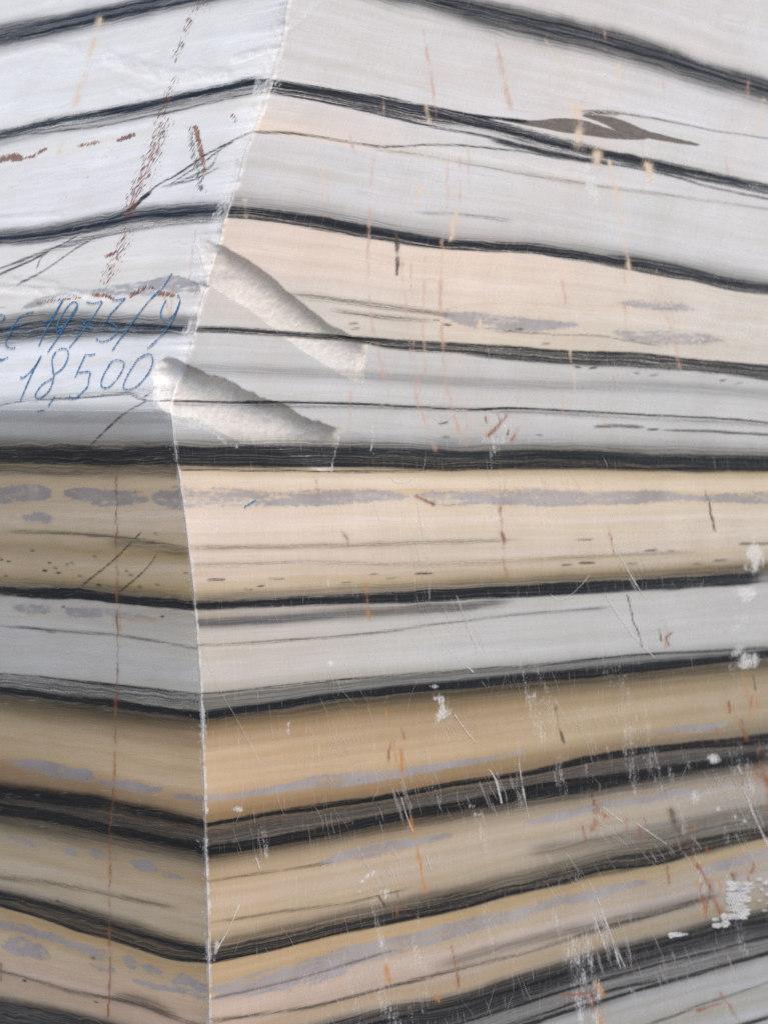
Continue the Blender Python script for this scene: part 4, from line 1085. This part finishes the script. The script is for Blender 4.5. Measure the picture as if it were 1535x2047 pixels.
def new_obj(name, me, parent=None):
    ob = bpy.data.objects.new(name, me)
    COL.objects.link(ob)
    if parent is not None:
        ob.parent = parent
    return ob


block = bpy.data.objects.new('marble_block', None)
block['label'] = 'large quarried block of white, cream and black striped marble'
block['category'] = 'stone block'
block.empty_display_size = .2
COL.objects.link(block)

nV = nC * nZ
idx = np.arange(nV).reshape(nZ, nC)
quads = np.stack([idx[:-1, :-1], idx[:-1, 1:], idx[1:, 1:], idx[1:, :-1]], -1).reshape(-1, 4)
gq = np.minimum(np.minimum(GID[:-1, :-1], GID[:-1, 1:]), np.minimum(GID[1:, 1:], GID[1:, :-1])).ravel()
col_q = np.broadcast_to(np.arange(nC - 1)[None, :], (nZ - 1, nC - 1)).ravel()
zc_q = Zc[:-1, :-1].ravel()
lab = np.where(col_q >= nL, 0, np.where(zc_q > zcr, 1, 2))
lab = np.where(gq > 0, 2 + gq, lab)
spotv = np.stack([np.where(left, CC * 1.0 + 7.0, CC), ZZ, np.where(left, 3.0, 0.0)], -1)
flowv = np.stack([flow_x, S, np.where(left, 5.0, 0.0)], -1)
sawv = np.stack([SAWX, SAWY, np.where(left, 2.0, 0.0)], -1)
FL = {'dark': DARK, 'halo': HALO, 'lens': LENS, 'brown': BROWN, 'ochre': OCHRE, 'white': WHITE, 'rust': RUST, 'ink': INK, 'hewn': HEWN, 'crumble': ROUGH, 'sky_tint': (left & (Zc > zcr)).astype(float), 'stain': STAIN}


def sheet_object(name, sel, parent):
    q = quads[sel]
    used, inv = np.unique(q, return_inverse=True)
    inv = inv.reshape(-1, 4).astype(np.int32)
    me = bpy.data.meshes.new(name)
    me.vertices.add(len(used))
    me.vertices.foreach_set('co', P.reshape(-1, 3)[used].astype(np.float32).ravel())
    me.loops.add(inv.size)
    me.loops.foreach_set('vertex_index', inv.ravel())
    me.polygons.add(len(inv))
    me.polygons.foreach_set('loop_start', np.arange(0, inv.size, 4, dtype=np.int32))
    me.polygons.foreach_set('use_smooth', np.ones(len(inv), bool))
    me.update(calc_edges=True)
    a = me.attributes.new('stone', 'FLOAT_COLOR', 'POINT')
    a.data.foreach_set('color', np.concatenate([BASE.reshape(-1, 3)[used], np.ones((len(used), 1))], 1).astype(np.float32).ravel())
    a = me.attributes.new('tint', 'FLOAT_COLOR', 'POINT')
    a.data.foreach_set('color', np.concatenate([TINT.reshape(-1, 3)[used], np.ones((len(used), 1))], 1).astype(np.float32).ravel())
    for k, v in (('flow', flowv), ('saw', sawv), ('spot', spotv)):
        a = me.attributes.new(k, 'FLOAT_VECTOR', 'POINT')
        a.data.foreach_set('vector', v.reshape(-1, 3)[used].astype(np.float32).ravel())
    for k, v in FL.items():
        a = me.attributes.new(k, 'FLOAT', 'POINT')
        a.data.foreach_set('value', v.ravel()[used].astype(np.float32))
    me.materials.append(MARBLE)
    ob = new_obj(name, me, parent)
    return ob


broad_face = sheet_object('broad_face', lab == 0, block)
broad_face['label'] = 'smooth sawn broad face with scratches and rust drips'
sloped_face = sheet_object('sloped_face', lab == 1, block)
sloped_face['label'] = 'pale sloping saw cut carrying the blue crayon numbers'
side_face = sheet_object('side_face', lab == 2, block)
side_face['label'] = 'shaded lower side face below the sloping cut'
g1 = sheet_object('wedge_groove', lab == 3, block)
g1['label'] = 'upper slanting wedge groove split into the arris'
g2 = sheet_object('wedge_groove', lab == 4, block)
g2['label'] = 'lower, rougher wedge groove beside the number 18,500'

# top, ends and back of the block
iT, iB = nZ - 1, 0
FLp = P[iB, 0]; FRp = P[iB, -1]; FLt = P[iT, 0]; FRt = P[iT, -1]; Et = P[iT, nL]; Eb = P[iB, nL]
back_b = FLp + (FRp - Eb)
back_t = FLt + (FRt - Et)
for nm, vs in (('top_face', [Et, FRt, back_t, FLt]), ('rear_face', [FRp, back_b, back_t, FRt]), ('rear_face', [back_b, FLp, FLt, back_t])):
    me = bpy.data.meshes.new(nm)
    me.from_pydata([tuple(v) for v in vs], [], [(0, 1, 2, 3)])
    a = me.attributes.new('stone', 'FLOAT_COLOR', 'POINT')
    a.data.foreach_set('color', np.array([(.6, .58, .55, 1)] * 4, np.float32).ravel())
    me.materials.append(MARBLE)
    new_obj(nm, me, block)

# ---- thin marks lying on the stone


def resample(pts, step=2.5):
    p = np.array(pts, float)
    if len(p) > 2:            # Catmull-Rom
        q = np.vstack([2 * p[0] - p[1], p, 2 * p[-1] - p[-2]])
        outp = []
        for i in range(1, len(q) - 2):
            n = max(2, int(np.hypot(*(q[i + 1] - q[i])) / step))
            t = np.linspace(0, 1, n, endpoint=False)[:, None]
            outp.append(0.5 * (2 * q[i] + (q[i + 1] - q[i - 1]) * t + (2 * q[i - 1] - 5 * q[i] + 4 * q[i + 1] - q[i + 2]) * t**2 + (-q[i - 1] + 3 * q[i] - 3 * q[i + 1] + q[i + 2]) * t**3))
        outp.append(p[-1:])
        return np.vstack(outp)
    n = max(2, int(np.hypot(*(p[1] - p[0])) / step))
    t = np.linspace(0, 1, n)[:, None]
    return p[0] * (1 - t) + p[1] * t


def place(side, xy, lift):
    if side == 'R':
        a, z = on_right(xy[:, 0], xy[:, 1])
        return P_right(a, z) + N_R * lift
    b_, z = on_left(xy[:, 0], xy[:, 1])
    nl = N_L + np.array([0, 0, .30]) * (z > zcr)[:, None]
    nl = nl / np.linalg.norm(nl, axis=1)[:, None]
    return P_left(b_, z) + nl * lift


class Marks:
    def __init__(self):
        self.v, self.f, self.a = [], [], []
        self.n = 0

    def ribbon(self, side, pts, w0, w1=None, lift=.0009, gaps=0.0, taper=True, jit=.35, step=2.5):
        w1 = w0 if w1 is None else w1
        c = resample(pts, step)
        n = len(c)
        if n < 2:
            return
        t = np.linspace(0, 1, n)
        tang = np.gradient(c, axis=0)
        tang /= np.maximum(np.hypot(tang[:, 0], tang[:, 1]), 1e-6)[:, None]
        nor = np.stack([-tang[:, 1], tang[:, 0]], 1)
        rnd = np.array([random.uniform(-jit, jit) for _ in range(n)])
        rnd = np.convolve(np.pad(rnd, 1, 'edge'), [.25, .5, .25], 'valid')
        wd = (w0 + (w1 - w0) * t) * (1 + rnd)
        fade = np.minimum(np.minimum(t, 1 - t) * n / 3.0, 1) if taper else np.ones(n)
        for sgn_i, k in ((-.5, 0.0), (0, 1.0), (.5, 0.0)):
            self.v.append(place(side, c + nor * (wd * sgn_i)[:, None], lift))
            self.a.append(k * np.ones(n) * fade)
        s0 = self.n
        on = True
        run = random.randint(2, 5)
        for i in range(n - 1):
            if gaps > 0:
                run -= 1
                if run <= 0:
                    on = not on
                    run = random.randint(2, 6) if on else (1 if random.random() < gaps else 0)
                    if run == 0:
                        on, run = True, random.randint(2, 5)
            if on:
                self.f.append((s0 + i, s0 + i + 1, s0 + n + i + 1, s0 + n + i))
                self.f.append((s0 + n + i, s0 + n + i + 1, s0 + 2 * n + i + 1, s0 + 2 * n + i))
        self.n += 3 * n

    def patch(self, side, cx, cy, rx, ry, sl=0.0, lift=.0014, n=22, seed=0):
        rnd = random.Random(seed)
        ang_ = np.linspace(0, 2 * math.pi, n, endpoint=False)
        rad = np.array([rnd.uniform(.78, 1.12) for _ in range(n)])
        rings = [0.0, .5, .82, 1.0]
        s0 = self.n
        pts = [np.array([[cx, cy]])]
        fd = [np.array([1.0])]
        hh = [np.array([lift])]
        for rr in rings[1:]:
            x = np.cos(ang_) * rx * rr * rad
            y = np.sin(ang_) * ry * rr * rad
            pts.append(np.stack([cx + x - sl * y, cy + y], 1))
            fd.append(np.full(n, 1.0 if rr < .9 else 0.0))
            hh.append(np.array([lift * (1.0 if rr < .9 else .45) * rnd.uniform(.7, 1.4) for _ in range(n)]))
        pts, fd, hh = np.vstack(pts), np.concatenate(fd), np.concatenate(hh)
        self.v.append(place(side, pts, hh[:, None]))
        self.a.append(fd)
        for i in range(n):
            j = (i + 1) % n
            self.f.append((s0, s0 + 1 + i, s0 + 1 + j))
            for k in range(2):
                a0, a1 = s0 + 1 + k * n, s0 + 1 + (k + 1) * n
                self.f.append((a0 + i, a1 + i, a1 + j, a0 + j))
        self.n += len(pts)

    def build(self, name, mat, parent, label=None, kind=None):
        V = np.vstack(self.v)
        A = np.concatenate(self.a)
        me = bpy.data.meshes.new(name)
        me.from_pydata(V.tolist(), [], self.f)
        at = me.attributes.new('fade', 'FLOAT', 'POINT')
        at.data.foreach_set('value', A.astype(np.float32))
        me.materials.append(mat)
        ob = new_obj(name, me, parent)
        if label:
            ob['label'] = label
        if kind:
            ob['kind'] = kind
        return ob


# blue crayon writing on the sloping cut (traced at 3.8375x from x=0, y=530)
WR = [
    ('handwritten_letter', 'blue crayon letter C cut off at the left', [[(-40, 470), (-45, 420), (0, 388), (25, 382), (45, 392), (38, 415), (20, 430)]]),
    ('handwritten_letter', 'blue crayon letter E', [[(265, 360), (215, 372), (155, 402)], [(155, 402), (115, 462), (80, 540), (55, 590), (62, 625), (95, 638), (130, 632)], [(105, 472), (140, 466), (175, 462)]]),
    ('handwritten_digit', 'blue crayon digit 1 in the upper row', [[(335, 430), (370, 432), (420, 380), (490, 272)], [(490, 270), (420, 400), (355, 510), (308, 620)]]),
    ('handwritten_digit', 'blue crayon digit 9, first in the upper row', [[(595, 285), (560, 288), (520, 330), (470, 410), (440, 490), (445, 514), (470, 500), (540, 420), (590, 350), (603, 305), (585, 280)], [(600, 312), (545, 400), (470, 530), (375, 670)]]),
    ('handwritten_digit', 'blue crayon digit 7 with a cross stroke', [[(670, 285), (720, 296), (790, 278)], [(792, 285), (740, 370), (690, 440), (640, 510), (540, 635)], [(635, 425), (680, 475), (720, 490)]]),
    ('handwritten_digit', 'blue crayon digit 3 before the slash', [[(870, 272), (920, 266), (970, 256)], [(965, 258), (900, 330), (850, 385), (825, 433)], [(820, 435), (870, 450), (905, 480), (900, 525), (850, 570), (790, 588), (755, 575), (748, 562)]]),
    ('slash_mark', 'blue crayon slash', [[(1328, 65), (1260, 165), (1160, 265), (1060, 390), (990, 490), (920, 580), (870, 655)]]),
    ('handwritten_digit', 'blue crayon digit 9 after the slash', [[(1280, 270), (1245, 350), (1245, 405), (1280, 425), (1330, 395), (1370, 330), (1388, 270), (1370, 230)], [(1388, 280), (1355, 380), (1300, 470), (1215, 570), (1140, 640)]]),
    ('dash_mark', 'blue crayon dash at the left of the lower row', [[(-30, 752), (0, 740), (75, 705)], [(-20, 735), (20, 722)]]),
    ('handwritten_digit', 'blue crayon digit 1 in the lower row', [[(165, 856), (182, 866), (230, 830), (290, 760), (325, 697)], [(325, 695), (270, 800), (220, 910), (165, 1040)]]),
    ('handwritten_digit', 'blue crayon digit 8', [[(530, 660), (500, 640), (445, 660), (410, 720), (415, 800), (425, 835), (490, 790), (530, 710), (530, 660)], [(425, 835), (410, 910), (380, 970), (330, 1015), (290, 1022), (283, 990), (330, 920), (410, 870)]]),
    ('comma_mark', 'blue crayon comma', [[(430, 1010), (400, 1050), (380, 1080)], [(345, 1115), (295, 1125)]]),
    ('handwritten_digit', 'blue crayon digit 5', [[(740, 682), (700, 690), (660, 685)], [(662, 690), (630, 760), (585, 860)], [(600, 828), (695, 820), (690, 870), (680, 930), (630, 985), (590, 1020), (545, 1025), (545, 995)]]),
    ('handwritten_digit', 'blue crayon digit 0, the smaller one', [[(860, 745), (900, 728), (955, 745), (950, 800), (900, 880), (845, 935), (800, 940), (785, 910), (800, 850), (860, 745)]]),
    ('handwritten_digit', 'blue crayon digit 0, last and larger', [[(1060, 725), (1120, 690), (1165, 688), (1180, 740), (1150, 820), (1080, 910), (1020, 950), (970, 955), (955, 925), (990, 840), (1060, 725)]]),
]
for nm, lb, strokes in WR:
    mk = Marks()
    for st in strokes:
        mk.ribbon('L', [(x / 3.8375, 530 + y / 3.8375) for x, y in st], 4.3, lift=.0011, gaps=.8, taper=False, jit=.35, step=1.3)
    mk.build(nm, M_CRAYON, sloped_face, lb)
mk = Marks()
mk.ribbon('R', [(488, 1013), (500, 1006), (512, 999)], 4.5, lift=.0009, gaps=.5, taper=False, step=1.3)
mk.build('crayon_tick', M_CRAYON, broad_face, 'small blue crayon tick')

SCR = [([(1240, 1083), (1236, 1105), (1245, 1125), (1262, 1155), (1290, 1200)], 3.5), ([(1205, 1180), (1225, 1215), (1260, 1265), (1310, 1318)], 3), ([(1178, 1148), (1160, 1170), (1135, 1192), (1115, 1199), (1095, 1185)], 2.6),
       ([(905, 1425), (930, 1460), (953, 1488)], 4.5), ([(1490, 1590), (1510, 1640), (1538, 1700)], 7), ([(1472, 1528), (1483, 1552)], 8), ([(1482, 1570), (1500, 1620), (1530, 1680)], 4),
       ([(1200, 1610), (1245, 1645)], 4), ([(1270, 1645), (1335, 1690)], 3.5), ([(1190, 1790), (1205, 1830), (1222, 1880), (1240, 1940)], 5), ([(1210, 1840), (1232, 1900), (1250, 1935)], 4), ([(1185, 1830), (1210, 1900)], 3),
       ([(640 + 0, 1330), (640, 1331)], 1), ([(480, 1805), (455, 1860), (432, 1900)], 5), ([(510, 1710), (520, 1740)], 5), ([(526, 1672), (530, 1720)], 5), ([(1035, 1520), (1045, 1580), (1056, 1640)], 4), ([(975, 1535), (990, 1560), (1003, 1610)], 5),
       ([(800, 1590), (815, 1640), (826, 1665)], 3), ([(850, 1705), (862, 1745)], 4), ([(740, 870), (742, 890), (738, 905)], 4), ([(865, 830), (880, 845), (900, 832), (918, 815)], 2.5), ([(775, 945), (790, 962), (815, 962), (826, 950)], 2.5),
       ([(930, 1330), (948, 1346)], 5), ([(1100, 145), (1096, 160)], 4)]
for pts, wd in SCR:
    if wd <= 1:
        continue
    mk = Marks()
    mk.ribbon('R', pts, wd * 1.15, lift=.0007, step=2)
    mk.build('scratch', M_SCRATCH, broad_face)
mk = Marks()
rs = random.Random(21)
for i in range(520):
    x, y = rs.uniform(440, 1530), rs.uniform(620, 2040)
    if y < 980 and rs.random() < .6:
        continue
    ln = rs.uniform(14, 80) * (1.2 if y > 1300 else .8)
    dirx = rs.choice([.12, .18, .22, .35, .6, -.3]) + rs.uniform(-.06, .06)
    bow = rs.uniform(-.12, .12) * ln
    if 380 < x < 745 and 480 < y < 960:
        continue
    mk.ribbon('R', [(x, y), (x + dirx * ln * .5 + bow, y + ln * .5), (x + dirx * ln, y + ln)], rs.choice([1.3, 1.6, 2.0, 2.6, 3.4]), lift=.0005, step=5)
for (cx_, cy_, dx_, n_, ln_, sp_) in [(1215, 1640, .95, 8, 60, 26), (1225, 1890, .3, 10, 90, 16), (990, 1590, .35, 7, 70, 18), (765, 1740, .5, 10, 60, 26), (525, 1690, .1, 6, 60, 10), (700, 1960, .35, 12, 70, 40),
                                     (1490, 1620, .45, 9, 110, 18), (1040, 1560, .1, 6, 110, 10), (1130, 1760, .6, 8, 60, 40), (1320, 1700, .7, 9, 50, 40), (800, 1590, .3, 8, 90, 24), (880, 1450, .6, 6, 60, 20), (1090, 1440, .6, 8, 60, 34),
                                     (1190, 1430, .5, 6, 50, 30), (1440, 1560, .4, 6, 80, 40), (1280, 1130, .5, 6, 70, 30), (840, 1110, .1, 6, 120, 12), (980, 960, .05, 6, 90, 14), (1240, 760, .35, 6, 70, 40), (1120, 1000, .5, 7, 60, 50),
                                     (620, 1960, -.3, 8, 50, 30), (950, 1860, .5, 8, 60, 50), (460, 1830, -.4, 6, 60, 10), (1400, 1950, .4, 7, 70, 60), (690, 1480, .3, 6, 70, 30), (900, 1240, .4, 6, 80, 40)]:
    for _ in range(n_ * 2):
        x, y, ln = cx_ + rs.gauss(0, sp_), cy_ + rs.gauss(0, ln_ * .35), ln_ * rs.uniform(.3, 1.0)
        dd_ = dx_ + rs.uniform(-.08, .08)
        mk.ribbon('R', [(x - dd_ * ln * .5, y - ln * .5), (x + rs.uniform(-2, 2), y), (x + dd_ * ln * .5, y + ln * .5)], rs.choice([1.6, 2.2, 3.2, 5.0, 8.0, 11.0]), lift=.0005, step=5)
mk.ribbon('R', [(400, 1280), (430, 1360), (480, 1450), (520, 1525)], 6, lift=.0005)
mk.ribbon('R', [(860, 1225), (890, 1290), (945, 1345)], 2.5, lift=.0005)
mk.build('fine_scratches', M_FAINT, broad_face, kind='stuff')

mk = Marks()
rs = random.Random(5)
for row in range(14):                       # combed blob of white lime, dabbed in ridges
    y = 1764 + row * 5.4
    for cxx in (1462, 1478, 1490):
        if rs.random() < .9:
            mk.patch('R', cxx + rs.uniform(-4, 4) - row * .5, y + rs.uniform(-2, 2), rs.uniform(9, 17), rs.uniform(3.0, 5), .2, .0010, 16, row * 7 + cxx)
mk.build('lime_patch', M_LIME, broad_face, 'combed patch of white lime at the lower right')
for i, (x, y, rx, ry) in enumerate([(1428, 1838, 9, 4), (1432, 1850, 12, 6), (1448, 1846, 10, 9), (1444, 1832, 6, 8), (1352, 1868, 22, 5), (1340, 1870, 8, 6), (1515, 1758, 8, 4), (1530, 1764, 8, 6), (1520, 1778, 4, 4), (1534, 1788, 8, 4), (1516, 1800, 4, 3), (1535, 1806, 6, 3), (1526, 1820, 8, 2.5)]):
    mk = Marks()
    mk.patch('R', x, y, rx, ry, .1, .0014, 14, 50 + i)
    mk.build('lime_dab', M_LIME, broad_face)

# ------------------------------------------------------------------ ground under the block
mg = mat_new('quarry_ground')
b = NB(mg)
pos = b.n('ShaderNodeNewGeometry').outputs['Position']
n1 = b.noise(pos, 3, 6, .65)
n2 = b.noise(pos, 60, 4, .7)
bs = b.n('ShaderNodeBsdfPrincipled')
b.put(bs.inputs['Base Color'], b.mix(b.math('MULTIPLY_ADD', n2, .5, b.math('MULTIPLY', n1, .5)), (.25, .235, .22, 1), (.44, .42, .40, 1)))
bs.inputs['Roughness'].default_value = .95
bp = b.n('ShaderNodeBump')
bp.inputs['Distance'].default_value = .02
b.put(bp.inputs['Height'], n2)
b.put(bs.inputs['Normal'], bp.outputs[0])
b.put(b.n('ShaderNodeOutputMaterial').inputs[0], bs.outputs[0])
me = bpy.data.meshes.new('ground')
G = 200
me.from_pydata([(-G, -G, -.004), (G, -G, -.004), (G, G, -.004), (-G, G, -.004)], [], [(0, 1, 2, 3)])
me.materials.append(mg)
gr = new_obj('ground', me)
gr['kind'] = 'structure'
